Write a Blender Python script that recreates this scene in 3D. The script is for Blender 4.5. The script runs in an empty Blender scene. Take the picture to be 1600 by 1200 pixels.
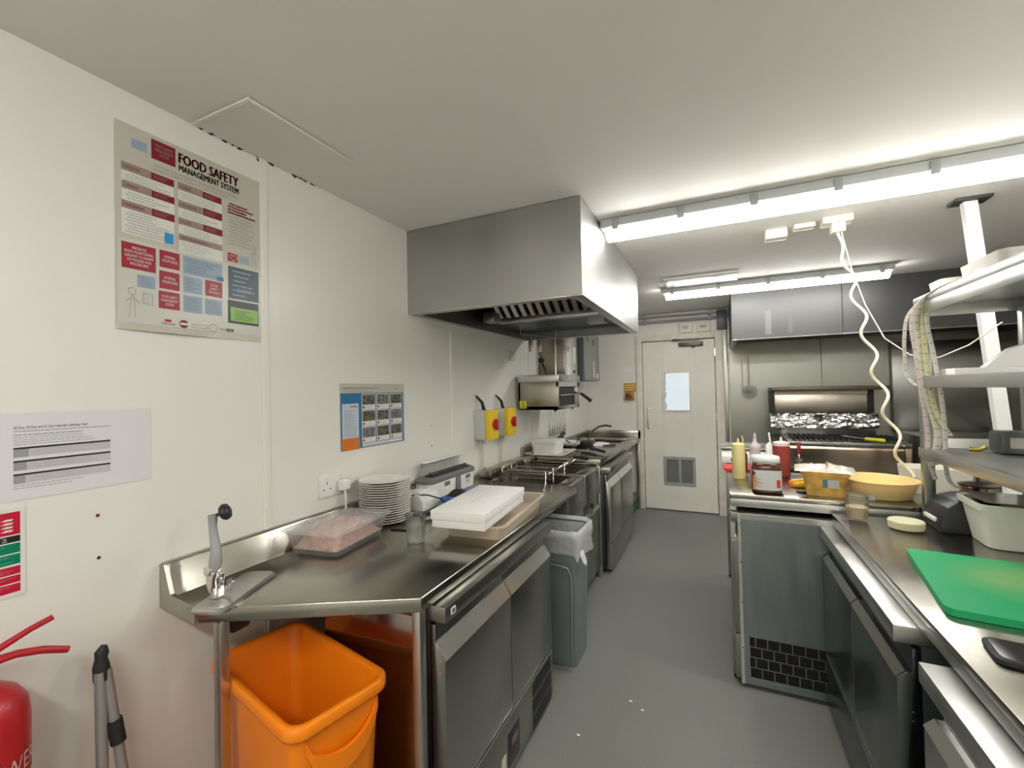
import bpy, bmesh, math, random
from mathutils import Vector, Matrix, noise as mnoise
random.seed(7)
C = bpy.context.scene.collection
PI = math.pi

# ---------------------------------------------------------------- camera
F_PX, YAW, PIT, ROL, CAM_H = 688.69, .434054, .0147738, -.0208255, 1.50
fw = Vector((-math.sin(YAW)*math.cos(PIT), math.cos(YAW)*math.cos(PIT), math.sin(PIT)))
r0 = Vector((math.cos(YAW), math.sin(YAW), 0)); u0 = r0.cross(fw)
rt = r0*math.cos(ROL)+u0*math.sin(ROL); up = u0*math.cos(ROL)-r0*math.sin(ROL)
cam = bpy.data.objects.new('camera', bpy.data.cameras.new('camera')); C.objects.link(cam)
M = Matrix((rt, up, -fw)).transposed().to_4x4(); M.translation = (0, 0, CAM_H)
cam.matrix_world = M
cam.data.sensor_width = 36; cam.data.lens = F_PX*36/1600; cam.data.clip_start = .02
bpy.context.scene.camera = cam

# ---------------------------------------------------------------- world, exposure
w = bpy.data.worlds.new('world'); bpy.context.scene.world = w; w.use_nodes = True
w.node_tree.nodes['Background'].inputs[0].default_value = (.9, .95, 1, 1)
w.node_tree.nodes['Background'].inputs[1].default_value = .05
vs = bpy.context.scene.view_settings
vs.view_transform = 'Standard'; vs.look = 'None'; vs.gamma = 1; vs.use_curve_mapping = False
vs.exposure = 0.95
TUBE = 19.0          # brightness of the fluorescent diffusers in view
TUBE_NEAR = 24.0     # the fixtures behind the camera

# ---------------------------------------------------------------- materials
def new_mat(name):
    m = bpy.data.materials.new(name); m.use_nodes = True
    return m, m.node_tree, m.node_tree.nodes['Principled BSDF']
def mat(name, col, rough=.5, metal=0, var=0, scale=8, bump=0, trans=0, ior=1.45, coat=0, emit=0, alpha=1, stretch=(1,1,1), sss=0, rvar=0):
    m, t, p = new_mat(name)
    p.inputs['Base Color'].default_value = (*col, 1)
    p.inputs['Roughness'].default_value = rough; p.inputs['Metallic'].default_value = metal
    p.inputs['Transmission Weight'].default_value = trans; p.inputs['IOR'].default_value = ior
    p.inputs['Coat Weight'].default_value = coat; p.inputs['Coat Roughness'].default_value = .08
    p.inputs['Alpha'].default_value = alpha
    p.inputs['Subsurface Weight'].default_value = sss
    if emit:
        p.inputs['Emission Color'].default_value = (*col, 1); p.inputs['Emission Strength'].default_value = emit
    if var or bump or rvar:
        tc = t.nodes.new('ShaderNodeTexCoord'); mp = t.nodes.new('ShaderNodeMapping'); n = t.nodes.new('ShaderNodeTexNoise')
        mp.inputs['Scale'].default_value = stretch
        t.links.new(tc.outputs['Object'], mp.inputs[0]); t.links.new(mp.outputs[0], n.inputs['Vector'])
        n.inputs['Scale'].default_value = scale; n.inputs['Detail'].default_value = 5 if bump else 1.5
        if var:
            r = t.nodes.new('ShaderNodeValToRGB')
            r.color_ramp.elements[0].position = .2; r.color_ramp.elements[1].position = .8
            r.color_ramp.elements[0].color = (*[max(0, c*(1-var)) for c in col], 1)
            r.color_ramp.elements[1].color = (*[min(1, c*(1+var)) for c in col], 1)
            t.links.new(n.outputs['Fac'], r.inputs[0]); t.links.new(r.outputs[0], p.inputs['Base Color'])
        if rvar:
            q = t.nodes.new('ShaderNodeMapRange')
            q.inputs['From Min'].default_value = .2; q.inputs['From Max'].default_value = .8
            q.inputs['To Min'].default_value = max(.03, rough-rvar); q.inputs['To Max'].default_value = rough+rvar
            t.links.new(n.outputs['Fac'], q.inputs[0]); t.links.new(q.outputs[0], p.inputs['Roughness'])
        if bump:
            b = t.nodes.new('ShaderNodeBump'); b.inputs['Strength'].default_value = bump; b.inputs['Distance'].default_value = .01
            t.links.new(n.outputs['Fac'], b.inputs['Height']); t.links.new(b.outputs[0], p.inputs['Normal'])
    return m
def emis(name, col, s):
    m, t, p = new_mat(name)
    p.inputs['Base Color'].default_value = (*col, 1)
    p.inputs['Emission Color'].default_value = (*col, 1); p.inputs['Emission Strength'].default_value = s
    return m

wall_m = mat('white_cladding', (.80, .79, .74), .30, var=.01, scale=1.0)
def wall_dirt(m):     # mould specks on the cladding and ceiling along the joint over the poster
    t = m.node_tree; p = t.nodes['Principled BSDF']
    src = p.inputs['Base Color'].links[0].from_socket
    tc = t.nodes.new('ShaderNodeTexCoord'); sp = t.nodes.new('ShaderNodeSeparateXYZ'); t.links.new(tc.outputs['Object'], sp.inputs[0])
    n = t.nodes.new('ShaderNodeTexNoise'); n.inputs['Scale'].default_value = 48; n.inputs['Detail'].default_value = 3
    t.links.new(tc.outputs['Object'], n.inputs['Vector'])
    def mth(op, a, b=None, c=None):
        k = t.nodes.new('ShaderNodeMath'); k.operation = op
        for i, v in enumerate((a, b, c)):
            if v is None: continue
            if isinstance(v, (int, float)): k.inputs[i].default_value = v
            else: t.links.new(v, k.inputs[i])
        return k.outputs[0]
    def band(sock, c, hw):   # 1 at centre falling to 0 at half width
        return mth('MAXIMUM', mth('SUBTRACT', 1, mth('DIVIDE', mth('ABSOLUTE', mth('SUBTRACT', sock, c)), hw)), 0)
    zz = band(sp.outputs['Z'], 2.4, .024); yy = mth('MINIMUM', mth('MULTIPLY', band(sp.outputs['Y'], 1.12, .34), 3), 1)
    xx = band(sp.outputs['X'], -1.547, .024)
    a = mth('MULTIPLY', mth('MULTIPLY', zz, yy), xx)
    k = mth('MULTIPLY', mth('GREATER_THAN', mth('ADD', n.outputs['Fac'], mth('MULTIPLY', a, .42)), .90), 1)
    k = mth('MULTIPLY', k, mth('GREATER_THAN', a, .02))
    mx = t.nodes.new('ShaderNodeMix'); mx.data_type = 'RGBA'
    t.links.new(k, mx.inputs[0]); t.links.new(src, mx.inputs[6]); mx.inputs[7].default_value = (.05, .05, .035, 1)
    t.links.new(mx.outputs[2], p.inputs['Base Color'])
wall_dirt(wall_m)
ceil_m = mat('ceiling_paint', (.82, .80, .765), .75, var=.02, scale=1.5, bump=.05); wall_dirt(ceil_m)
plain_wall = mat('painted_wall', (.78, .75, .70), .5, var=.03, scale=3, bump=.05)
door_m = mat('door_paint', (.80, .78, .70), .45, var=.05, scale=5, bump=.05)
frame_m = mat('frame_paint', (.76, .72, .62), .45, var=.10, scale=9)
floor_m = mat('vinyl_floor', (.20, .20, .185), .42, var=.16, scale=160, bump=.03)
trim_m = mat('white_plastic_trim', (.82, .80, .74), .35)
steel = mat('stainless_top', (.41, .395, .345), .22, 1, var=.22, scale=3.5, rvar=.07)
steel_b = mat('brushed_stainless', (.56, .56, .54), .33, 1, var=.06, scale=7, rvar=.06, stretch=(1, 1, .25))
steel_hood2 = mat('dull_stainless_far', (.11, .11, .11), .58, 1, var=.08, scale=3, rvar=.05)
steel_clad = mat('clad_stainless', (.34, .34, .30), .38, 1, var=.05, scale=3, rvar=.04)
steel_hood = mat('dull_stainless', (.40, .40, .39), .42, 1, var=.10, scale=3.2, rvar=.10, stretch=(1, 1, .7))
steel_dk = mat('fridge_stainless', (.34, .34, .315), .32, 1)
steel_gn = mat('galvanised_panel', (.33, .38, .38), .38, 1, var=.10, scale=6, rvar=.06, stretch=(4, 4, .6))
steel_warm = mat('warm_reflection_steel', (.74, .58, .46), .24, 1, var=.06, scale=2, rvar=.05)  # brownish reflections on the cooker front, put into the steel's base colour
steel_lip = mat('polished_steel', (.80, .80, .78), .22, 1)
chrome = mat('chrome', (.8, .8, .8), .08, 1)
black_in = mat('dark_interior', (.02, .02, .02), .5)
black_p = mat('black_plastic', (.022, .023, .026), .35, bump=.03, scale=60)
black_g = mat('black_rubber', (.018, .018, .02), .6)
teal_dk = mat('dark_cabinet_side', (.045, .06, .06), .35, .3)
orange = mat('orange_plastic', (1.0, .25, .006), .33, var=.05, scale=5, sss=.08)
grey_p = mat('grey_plastic', (.20, .235, .24), .4, var=.05, scale=5)
white_p = mat('white_plastic', (.80, .80, .77), .35)
cream_p = mat('cream_plastic', (.74, .70, .58), .4)
yellow = mat('yellow_plastic', (.85, .58, .03), .35)
red_p = mat('red_plastic', (.48, .015, .015), .35)
red_paint = mat('red_paint', (.42, .014, .02), .38, coat=.1)
paper = mat('paper', (.72, .71, .74), .7)
card = mat('white_card', (.83, .82, .81), .5)
ceram = mat('glazed_china', (.80, .78, .72), .12, coat=.5)
glass = mat('clear_glass', (.98, 1, .99), .0, trans=1, ior=1.35, alpha=.5)
water = mat('water', (.95, 1, .98), .0, trans=.9, ior=1.25, alpha=.6)
poly = mat('clear_polycarbonate', (.93, .92, .94), .08, trans=.88, ior=1.3, alpha=.45)
poly_b = mat('stained_polycarbonate', (.86, .76, .64), .2, trans=.6, ior=1.15)
film = mat('cling_film', (.95, .93, .95), .15, trans=.5, ior=1.3, alpha=.5, bump=.6, scale=22)
bag_m = mat('clear_bag', (.90, .91, .88), .25, trans=.45, alpha=.8, ior=1.1, bump=.7, scale=30)
meat = mat('shredded_meat', (.62, .40, .33), .55, var=.45, scale=60, bump=.6)
green = mat('green_board', (.01, .36, .13), .5, var=.08, scale=5)
red_bd = mat('red_board', (.65, .03, .04), .45)
foil = mat('crinkled_foil', (.82, .80, .78), .26, 1)
grey_pt = mat('grey_box_paint', (.36, .37, .36), .45, .2)
cord_m = mat('cream_cord', (.78, .74, .58), .5)
white_post = mat('white_painted_steel', (.74, .76, .74), .4)
tube_m = emis('fluorescent_diffuser', (1.0, .985, .93), TUBE)
tube_n = emis('fluorescent_diffuser_near', (1.0, .975, .91), TUBE_NEAR)

# ---------------------------------------------------------------- mesh builder
class MB:
    def __init__(s): s.bm = bmesh.new(); s.mats = []
    def mi(s, m):
        if m not in s.mats: s.mats.append(m)
        return s.mats.index(m)
    def _faces(s, fs, m):
        i = s.mi(m)
        for f in fs: f.material_index = i
    def box(s, x0, x1, y0, y1, z0, z1, m, bev=0, seg=2, rot=None, piv=None):
        g = bmesh.ops.create_cube(s.bm, size=1)['verts']
        cx, cy, cz = (x0+x1)/2, (y0+y1)/2, (z0+z1)/2
        for v in g: v.co = Vector((cx+v.co.x*(x1-x0), cy+v.co.y*(y1-y0), cz+v.co.z*(z1-z0)))
        fs = list({f for v in g for f in v.link_faces}); s._faces(fs, m)
        if bev:
            es = list({e for v in g for e in v.link_edges})
            o = bmesh.ops.bevel(s.bm, geom=es, offset=bev, segments=seg, affect='EDGES', profile=.5)
            s._faces(o['faces'], m); g = list({v for f in o['faces'] for v in f.verts}|{v for v in g if v.is_valid})
        if rot: s.xf(g, rot, piv or (cx, cy, cz))
        return g
    def xf(s, vs, R, piv=(0, 0, 0)):
        piv = Vector(piv)
        for v in vs: v.co = R @ (v.co-piv)+piv
    def quad(s, pts, m):
        f = s.bm.faces.new([s.bm.verts.new(p) for p in pts]); s._faces([f], m); return f
    def prism(s, poly, axis, a, b, m, bev=0):   # polygon in the two other axes (cyclic order x,y,z without axis), extruded a..b
        def P(u, v, t): return {'x': (t, u, v), 'y': (u, t, v), 'z': (u, v, t)}[axis]
        A = [s.bm.verts.new(P(u, v, a)) for u, v in poly]; B = [s.bm.verts.new(P(u, v, b)) for u, v in poly]
        n = len(poly); fs = [s.bm.faces.new(A), s.bm.faces.new(B[::-1])]
        for i in range(n): fs.append(s.bm.faces.new((A[i], B[i], B[(i+1) % n], A[(i+1) % n])))
        bmesh.ops.recalc_face_normals(s.bm, faces=fs); s._faces(fs, m)
        if bev:
            es = list({e for f in fs for e in f.edges})
            o = bmesh.ops.bevel(s.bm, geom=es, offset=bev, segments=2, affect='EDGES', profile=.5); s._faces(o['faces'], m)
    def lathe(s, prof, m, c=(0, 0, 0), n=32, sx=1, sy=1, rot=None, caps=True):
        c = Vector(c); rings = []
        for r, z in prof:
            rings.append([s.bm.verts.new((math.cos(2*PI*i/n)*r*sx, math.sin(2*PI*i/n)*r*sy, z)) for i in range(n)])
        fs = []
        for a, b in zip(rings, rings[1:]):
            for i in range(n): fs.append(s.bm.faces.new((a[i], a[(i+1) % n], b[(i+1) % n], b[i])))
        if caps:
            fs.append(s.bm.faces.new(rings[0][::-1])); fs.append(s.bm.faces.new(rings[-1]))
        vs = [v for r in rings for v in r]
        for v in vs: v.co = (rot @ v.co if rot else v.co)+c
        s._faces(fs, m); return vs
    def tube(s, pts, r, m, n=8, caps=True):
        pts = [Vector(p) for p in pts]; rr = r if isinstance(r, (list, tuple)) else [r]*len(pts)
        rings = []; prev = None
        for i, p in enumerate(pts):
            d = (pts[min(i+1, len(pts)-1)]-pts[max(i-1, 0)]).normalized()
            if prev is None: a = d.cross(Vector((0, 0, 1)) if abs(d.z) < .9 else Vector((1, 0, 0))).normalized()
            else: a = (prev-d*prev.dot(d)).normalized()
            prev = a; b = d.cross(a)
            rings.append([s.bm.verts.new(p+(a*math.cos(2*PI*k/n)+b*math.sin(2*PI*k/n))*rr[i]) for k in range(n)])
        fs = []
        for A, B in zip(rings, rings[1:]):
            for k in range(n): fs.append(s.bm.faces.new((A[k], A[(k+1) % n], B[(k+1) % n], B[k])))
        if caps: fs.append(s.bm.faces.new(rings[0][::-1])); fs.append(s.bm.faces.new(rings[-1]))
        s._faces(fs, m); return [v for R in rings for v in R]
    def loft(s, loops, m, cap0=True, cap1=True):   # closed loops of equal length
        R = [[s.bm.verts.new(p) for p in L] for L in loops]; n = len(R[0]); fs = []
        for A, B in zip(R, R[1:]):
            for k in range(n): fs.append(s.bm.faces.new((A[k], A[(k+1) % n], B[(k+1) % n], B[k])))
        if cap0: fs.append(s.bm.faces.new(R[0][::-1]))
        if cap1: fs.append(s.bm.faces.new(R[-1]))
        s._faces(fs, m); return [v for r in R for v in r]
    def text(s, body, m, fn, u0, u1, v0, v1, bold=0):   # fn(u,v)->world; text stretched into the box
        c = bpy.data.curves.new('t', 'FONT'); c.body = body; c.align_x = 'CENTER'; c.resolution_u = 2; c.offset = bold
        o = bpy.data.objects.new('t', c); me = bpy.data.meshes.new_from_object(o)
        xs = [v.co.x for v in me.vertices]; ys = [v.co.y for v in me.vertices]
        if xs:
            ax, bx, ay, by = min(xs), max(xs), min(ys), max(ys)
            vs_ = [s.bm.verts.new(fn(u0+(v.co.x-ax)/(bx-ax)*(u1-u0), v0+(v.co.y-ay)/max(by-ay, 1e-6)*(v1-v0))) for v in me.vertices]
            fs = []
            for p in me.polygons:
                try: fs.append(s.bm.faces.new([vs_[i] for i in p.vertices]))
                except ValueError: pass
            s._faces(fs, m)
        bpy.data.objects.remove(o); bpy.data.curves.remove(c); bpy.data.meshes.remove(me)
    def build(s, name, parent=None, smooth=35, recalc=True):
        if recalc: bmesh.ops.recalc_face_normals(s.bm, faces=s.bm.faces)
        me = bpy.data.meshes.new(name); s.bm.to_mesh(me); s.bm.free()
        for m in s.mats: me.materials.append(m)
        if smooth:
            for p in me.polygons: p.use_smooth = True
            me.set_sharp_from_angle(angle=math.radians(smooth))
        o = bpy.data.objects.new(name, me); C.objects.link(o)
        if parent:
            o.parent = parent; o.matrix_parent_inverse = Matrix.Translation(-parent.location)
        return o
def rr(cx, cy, hx, hy, r, z, n=5, rot=0):      # rounded rectangle loop
    L = []
    for sx, sy, a0 in ((1, 1, 0), (-1, 1, PI/2), (-1, -1, PI), (1, -1, 1.5*PI)):
        for k in range(n+1):
            a = a0+PI/2*k/n
            L.append(((hx-r)*sx+math.cos(a)*r, (hy-r)*sy+math.sin(a)*r))
    c, s_ = math.cos(rot), math.sin(rot)
    return [(cx+x*c-y*s_, cy+x*s_+y*c, z) for x, y in L]
def T(o, label, cat, group=None):
    o['label'] = label; o['category'] = cat
    if group: o['group'] = group
    return o
def empty(name, loc, label=None, cat=None, group=None):
    o = bpy.data.objects.new(name, None); o.location = loc; o.empty_display_size = .05; C.objects.link(o)
    if label: T(o, label, cat, group)
    return o
def ST(o): o['kind'] = 'structure'; return o
def one(fn, name, parent=None, **k):
    b = MB(); fn(b); return b.build(name, parent, **k)
def bx(name, parent, dims, m, bev=.002, **k):
    b = MB(); b.box(*dims, m, bev=bev); return b.build(name, parent, **k)
def copy_tree(o, dloc, label=None, group=None):
    c = o.copy(); C.objects.link(c); c.location = o.location+Vector(dloc)
    if label: c['label'] = label
    if group: c['group'] = group
    for ch in o.children:
        d = ch.copy(); C.objects.link(d); d.parent = c; d.matrix_parent_inverse = ch.matrix_parent_inverse.copy()
        for g in ch.children:
            h = g.copy(); C.objects.link(h); h.parent = d; h.matrix_parent_inverse = g.matrix_parent_inverse.copy()
    return c

XW, YB, ZC, XR, YF = -1.547, 5.678, 2.40, 2.35, -1.6
# ================================================================ ROOM
ST(bx('floor', None, (XW-.1, XR+.1, YF-.1, YB+1.2, -.1, 0), floor_m, 0, smooth=0))
ST(bx('ceiling', None, (XW-.1, XR+.1, YF-.1, YB+1.2, ZC, ZC+.1), ceil_m, 0, smooth=0))
ST(bx('wall_left', None, (XW-.1, XW, YF-.1, YB+.1, 0, ZC), wall_m, 0, smooth=0))
ST(bx('wall_right', None, (XR, XR+.1, YF-.1, YB+.1, 0, ZC), wall_m, 0, smooth=0))
ST(bx('wall_front', None, (XW, XR, YF-.1, YF, 0, ZC), wall_m, 0, smooth=0))
b = MB()
b.box(XW, -.86, YB, YB+.1, 0, ZC, plain_wall); b.box(.02, XR, YB, YB+.1, 0, ZC, plain_wall); b.box(-.86, .02, YB, YB+.1, 2.09, ZC, plain_wall)
ST(b.build('wall_back', smooth=0))
ST(bx('wall_corridor', None, (XW, 1.2, YB+1.1, YB+1.2, 0, ZC), plain_wall, 0, smooth=0))
# cladding joint strips on the left wall
for i, y in enumerate((-.17, 1.12, 2.41, 3.70, 4.95)):
    b = MB(); b.box(XW, XW+.004, y-.016, y+.016, 0, ZC, trim_m, .001); b.box(XW+.003, XW+.0065, y-.005, y+.005, 0, ZC, trim_m)
    ST(b.build('trim_%d' % (i+1), smooth=0))
# stainless cladding right of the door
b = MB(); b.box(.14, 1.02, YB-.012, YB, .1, ZC, steel_clad, .001); b.box(1.025, 1.9, YB-.012, YB, .1, ZC, steel_clad, .001); b.box(1.905, XR, YB-.012, YB, .1, ZC, steel_clad, .001)
ST(b.build('trim_6', smooth=0))
b = MB(); b.box(.085, .125, YB-.02, YB, 0, 2.33, steel_clad, .002); ST(b.build('trim_7'))
b = MB(); b.box(XR-.012, XR, 3.2, YB-.012, .1, ZC, steel_clad, .001); ST(b.build('trim_8', smooth=0))

# door ------------------------------------------------------------
DY = YB+.005
door = empty('door_1', (-.42, YB, 0)); ST(door)
b = MB(); b.box(-.828, -.592, DY, DY+.045, .012, 2.062, door_m, .002); b.box(-.592, -.285, DY, DY+.045, .012, 1.21, door_m); b.box(-.592, -.285, DY, DY+.045, 1.684, 2.062, door_m); b.box(-.285, -.012, DY, DY+.045, .012, 2.062, door_m, .002)
b.build('leaf', door, smooth=0)
def dframe(b):
    b.box(-.905, -.835, YB-.02, YB+.1, 0, 2.15, frame_m, .003); b.box(-.005, .068, YB-.02, YB+.1, 0, 2.15, frame_m, .003); b.box(-.905, .068, YB-.0195, YB+.1, 2.072, 2.15, frame_m, .003)
one(dframe, 'door_frame', door)
def wframe(b):
    for d in ((-.60, -.582, 1.205, 1.69), (-.295, -.277, 1.205, 1.69)): b.box(d[0], d[1], DY-.012, DY+.005, d[2], d[3], frame_m, .002)
    b.box(-.60, -.277, DY-.0125, DY+.005, 1.205, 1.222, frame_m, .002); b.box(-.60, -.277, DY-.0125, DY+.005, 1.672, 1.69, frame_m, .002)
one(wframe, 'window_frame', door)
pane = emis('lit_frosted_pane', (.80, .90, .93), .40)
t = pane.node_tree; p = t.nodes['Principled BSDF']; tc = t.nodes.new('ShaderNodeTexCoord'); n = t.nodes.new('ShaderNodeTexNoise'); n.inputs['Scale'].default_value = 22
sp = t.nodes.new('ShaderNodeSeparateXYZ'); t.links.new(tc.outputs['Object'], sp.inputs[0]); t.links.new(tc.outputs['Object'], n.inputs['Vector'])
mr = t.nodes.new('ShaderNodeMapRange'); mr.inputs['From Min'].default_value = -.59; mr.inputs['From Max'].default_value = -.53; mr.inputs['To Min'].default_value = .75; mr.inputs['To Max'].default_value = .0
t.links.new(sp.outputs['X'], mr.inputs[0])
k_ = t.nodes.new('ShaderNodeMath'); k_.operation = 'MULTIPLY'; t.links.new(mr.outputs[0], k_.inputs[0]); t.links.new(n.outputs['Fac'], k_.inputs[1])
k2 = t.nodes.new('ShaderNodeMath'); k2.operation = 'GREATER_THAN'; t.links.new(k_.outputs[0], k2.inputs[0]); k2.inputs[1].default_value = .22
mx_ = t.nodes.new('ShaderNodeMix'); mx_.data_type = 'RGBA'; t.links.new(k2.outputs[0], mx_.inputs[0]); mx_.inputs[6].default_value = (.80, .90, .93, 1); mx_.inputs[7].default_value = (.30, .33, .35, 1)
t.links.new(mx_.outputs[2], p.inputs['Emission Color']); p.inputs['Base Color'].default_value = (.15, .16, .17, 1)
p.inputs['Roughness'].default_value = .2
bx('window_pane', door, (-.588, -.289, DY+.015, DY+.021, 1.214, 1.68), pane, 0, smooth=0)
def dgrille(b):
    x0, x1, z0, z1 = -.607, -.247, .315, .656
    b.box(x0, x1, DY-.012, DY, z0, z0+.035, grey_pt, .002); b.box(x0, x1, DY-.012, DY, z1-.035, z1, grey_pt, .002)
    for x in (x0, -.437, x1-.03): b.box(x, x+.03, DY-.0125, DY, z0, z1, grey_pt, .002)
    b.box(x0, x1, DY-.003, DY, z0, z1, mat('grille_back', (.10, .10, .10), .6))
    for k in range(22):
        z = z0+.042+k*.0118
        b.box(x0+.03, x1-.03, DY-.009, DY-.002, z, z+.004, grey_pt)
one(dgrille, 'vent_grille', door, smooth=0)
one(lambda b: (b.tube([(-.775, DY, 1.0), (-.775, DY-.035, 1.02), (-.775, DY-.045, 1.12), (-.775, DY-.035, 1.22), (-.775, DY, 1.235)], .008, chrome), b.box(-.787, -.763, DY-.004, DY, .985, 1.02, chrome, .001), b.box(-.787, -.763, DY-.004, DY, 1.215, 1.25, chrome, .001)), 'door_handle', door)
def closer(b):
    dk = mat('closer_metal', (.10, .09, .08), .4, .6)
    b.box(-.40, -.13, DY-.05, DY, 1.985, 2.03, dk, .006); b.lathe([(.018, 0), (.018, .025)], dk, (-.24, DY-.028, 1.965), 16)
    b.box(-.45, -.17, YB-.075, YB-.055, 2.055, 2.07, dk, .003); b.box(-.47, -.40, YB-.07, YB-.018, 2.055, 2.075, dk, .003)
one(closer, 'door_closer', door)
for z in (.25, 1.1, 1.86):
    one(lambda b: b.lathe([(.009, 0), (.009, .09)], chrome, (-.008, YB-.006, z), 10), 'hinge', door)
for x in (-.80, -.77, -.735):
    pass
# boxes, signs on the back wall
for x, lb in ((-.384, 'cream alarm box above the door, left of the pair'), (-.19, 'cream alarm box above the door, right of the pair')):
    o = bx('alarm_box', None, (x, x+.141, YB-.05, YB, 2.145, 2.26), cream_p, .006); T(o, lb, 'alarm box')
    bx('label_plate', o, (x+.03, x+.10, YB-.052, YB-.049, 2.19, 2.225), mat('grey_label', (.4, .4, .38), .5), 0)
em = empty('emergency_shutoff', (-1.0, YB, 1.36), 'orange and yellow gas emergency stop with brown button left of the door', 'emergency stop')
bx('sign_plate', em, (-1.068, -.918, YB-.006, YB, 1.452, 1.56), mat('amber_sign', (.50, .24, .02), .4), .001)
def stopbtn(b):
    b.box(-1.045, -.94, YB-.05, YB, 1.35, 1.45, mat('brass_box', (.40, .20, .04), .4), .006)
    b.lathe([(.032, 0), (.036, .012), (.034, .03), (.02, .036)], mat('brown_button', (.22, .05, .02), .35), (-.995, YB-.05, 1.40), 20, rot=Matrix.Rotation(PI/2, 3, 'X'))
one(stopbtn, 'button_box', em)
b = MB(); bm_ = mat('sign_ink', (.9, .75, .3), .5)
for k in range(3): b.box(-1.06+.0, -.93, YB-.0075, YB-.006, 1.47+k*.03, 1.48+k*.03, bm_)
b.build('sign_text', em, smooth=0)
o = bx('wall_notice', None, (-1.055, -.965, YB-.004, YB, 1.70, 1.765), card, 0); T(o, 'small faded white notice on the wall left of the door frame', 'notice')
# pipes high on the back wall
for nm, y, z, r, lb in (('service_pipe', YB-.05, 2.30, .016, 'lower of the two grey pipes running along the wall above the door'), ('service_pipe', YB-.05, 2.36, .013, 'upper of the two grey pipes running under the ceiling above the door')):
    b = MB(); b.tube([(XW+.02, y, z), (.35, y, z)], r, grey_pt, 10)
    for x in (-.79, -.05): b.box(x-.012, x+.012, y-.02, YB, z-.022, z+.022, grey_pt, .003)
    T(b.build(nm), lb, 'pipe', None)
o = bx('junction_box', None, (.02, .13, YB-.09, YB-.02, 2.16, 2.38), mat('dark_box', (.07, .075, .09), .4), .004); T(o, 'dark junction box by the ceiling between door and right hood', 'junction box')

# ================================================================ CEILING ITEMS
def fixture(x0, x1, y0, y1, ztop, lb, clips=6, tm=None):
    e = empty('ceiling_light', ((x0+x1)/2, (y0+y1)/2, ZC), lb, 'ceiling light')
    ym = (y0+y1)/2
    b = MB(); b.box(x0-.02, x1+.02, y0-.018, y1+.018, 2.352, ZC-.002, mat('light_body', (.50, .52, .52), .4), .006)
    b.build('body', e)
    b = MB(); prof = [(y0-.004, 2.360), (y0+.018, 2.322), (y0+.040, 2.305), (y1-.040, 2.305), (y1-.018, 2.322), (y1+.004, 2.360)]
    b.prism(prof, 'x', x0, x1, tm or tube_m); b.build('diffuser', e, smooth=60)
    for k in range(clips):
        x = x0+.06+(x1-x0-.12)*k/(clips-1)
        for yy in (y0-.026, y1+.018):
            bx('clip', e, (x-.016, x+.016, yy, yy+.008, 2.335, 2.39), grey_pt, .002)
fixture(-.52, 1.20, 2.34, 2.47, 2.36, 'long fluorescent ceiling light nearest the camera, beside the left hood')
fixture(-.40, 1.22, 4.22, 4.34, 2.36, 'far fluorescent ceiling light in front of the right hood', 5)
fixture(-.9, .8, -.75, -.62, 2.36, 'fluorescent ceiling light behind the camera', tm=tube_n)
fixture(1.15, 2.25, .95, 1.08, 2.36, 'added fluorescent fill light, unseen on the right', tm=tube_m)  # unseen fixture added to raise and even out the light level
b = MB(); b.box(-.38, .18, 3.84, 4.16, ZC-.012, ZC, mat('vent_panel', (.9, .9, .88), .25), .003); T(b.build('ceiling_panel'), 'flat white panel on the ceiling before the far light', 'ceiling panel')
o = bx('ceiling_box', None, (.28, .39, 2.93, 3.01, ZC-.055, ZC), cream_p, .006); T(o, 'cream boxed fitting on the ceiling, leftmost of the three', 'ceiling fitting')
o = bx('ceiling_box', None, (.42, .52, 2.91, 2.97, ZC-.025, ZC), cream_p, .004); T(o, 'flat cream fitting on the ceiling, middle of the three', 'ceiling fitting')
e = empty('ceiling_socket', (.6, 2.9, ZC), 'cream ceiling socket with the cord plug hanging from it', 'socket')
bx('socket_plate', e, (.545, .68, 2.86, 2.95, ZC-.035, ZC), cream_p, .004); bx('plug', e, (.585, .65, 2.875, 2.935, ZC-.085, ZC-.033), cream_p, .008)
# hatch
b = MB(); b.box(XW+.001, -1.25, .865, 1.27, ZC-.001, ZC, ceil_m); 
hatch = ST(b.build('ceiling_hatch', smooth=0))
b = MB(); b.box(-1.262, -1.247, .86, 1.275, ZC-.011, ZC-.006, trim_m, .002); b.box(XW+.02, -1.247, .858, .872, ZC-.0112, ZC-.0062, trim_m, .002); b.build('hatch_edging', hatch)

# white cord
pts = []
P0, P1 = Vector((.615, 2.90, 2.32)), Vector((.865, 2.80, 1.03))
N = 90
for i in range(N+1):
    t_ = i/N; a = t_*PI*2*6.3; amp = .022*min(1, t_*6)
    p_ = P0.lerp(P1, t_); p_.x += math.sin(a)*amp+.02*math.sin(t_*PI*1.3)-.03*math.sin(t_*PI); p_.y += math.cos(a)*amp*.6
    pts.append(p_)
b = MB(); b.tube([tuple(p_) for p_ in pts], .0075, cord_m, 8); T(b.build('hanging_flex', smooth=80), 'thick wavy cream cord hanging from the ceiling socket to the counter', 'cord')
pts = []
for i in range(30):
    t_ = i/29; pts.append((.68+.5*t_, 2.88-.30*t_, 2.34-1.9*t_*(1-t_)*1.0-.60*t_+.0))
pts2 = [(.63, 2.9, 2.33), (.66, 2.85, 2.1), (.70, 2.8, 1.9), (.76, 2.75, 1.72), (.84, 2.7, 1.63), (.93, 2.66, 1.61), (1.02, 2.62, 1.66), (1.12, 2.6, 1.75)]
b = MB(); b.tube(pts2, .0028, cord_m, 6); T(b.build('thin_cable', smooth=80), 'thin white cable drooping from the ceiling to the shelf rack', 'cable')

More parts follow.
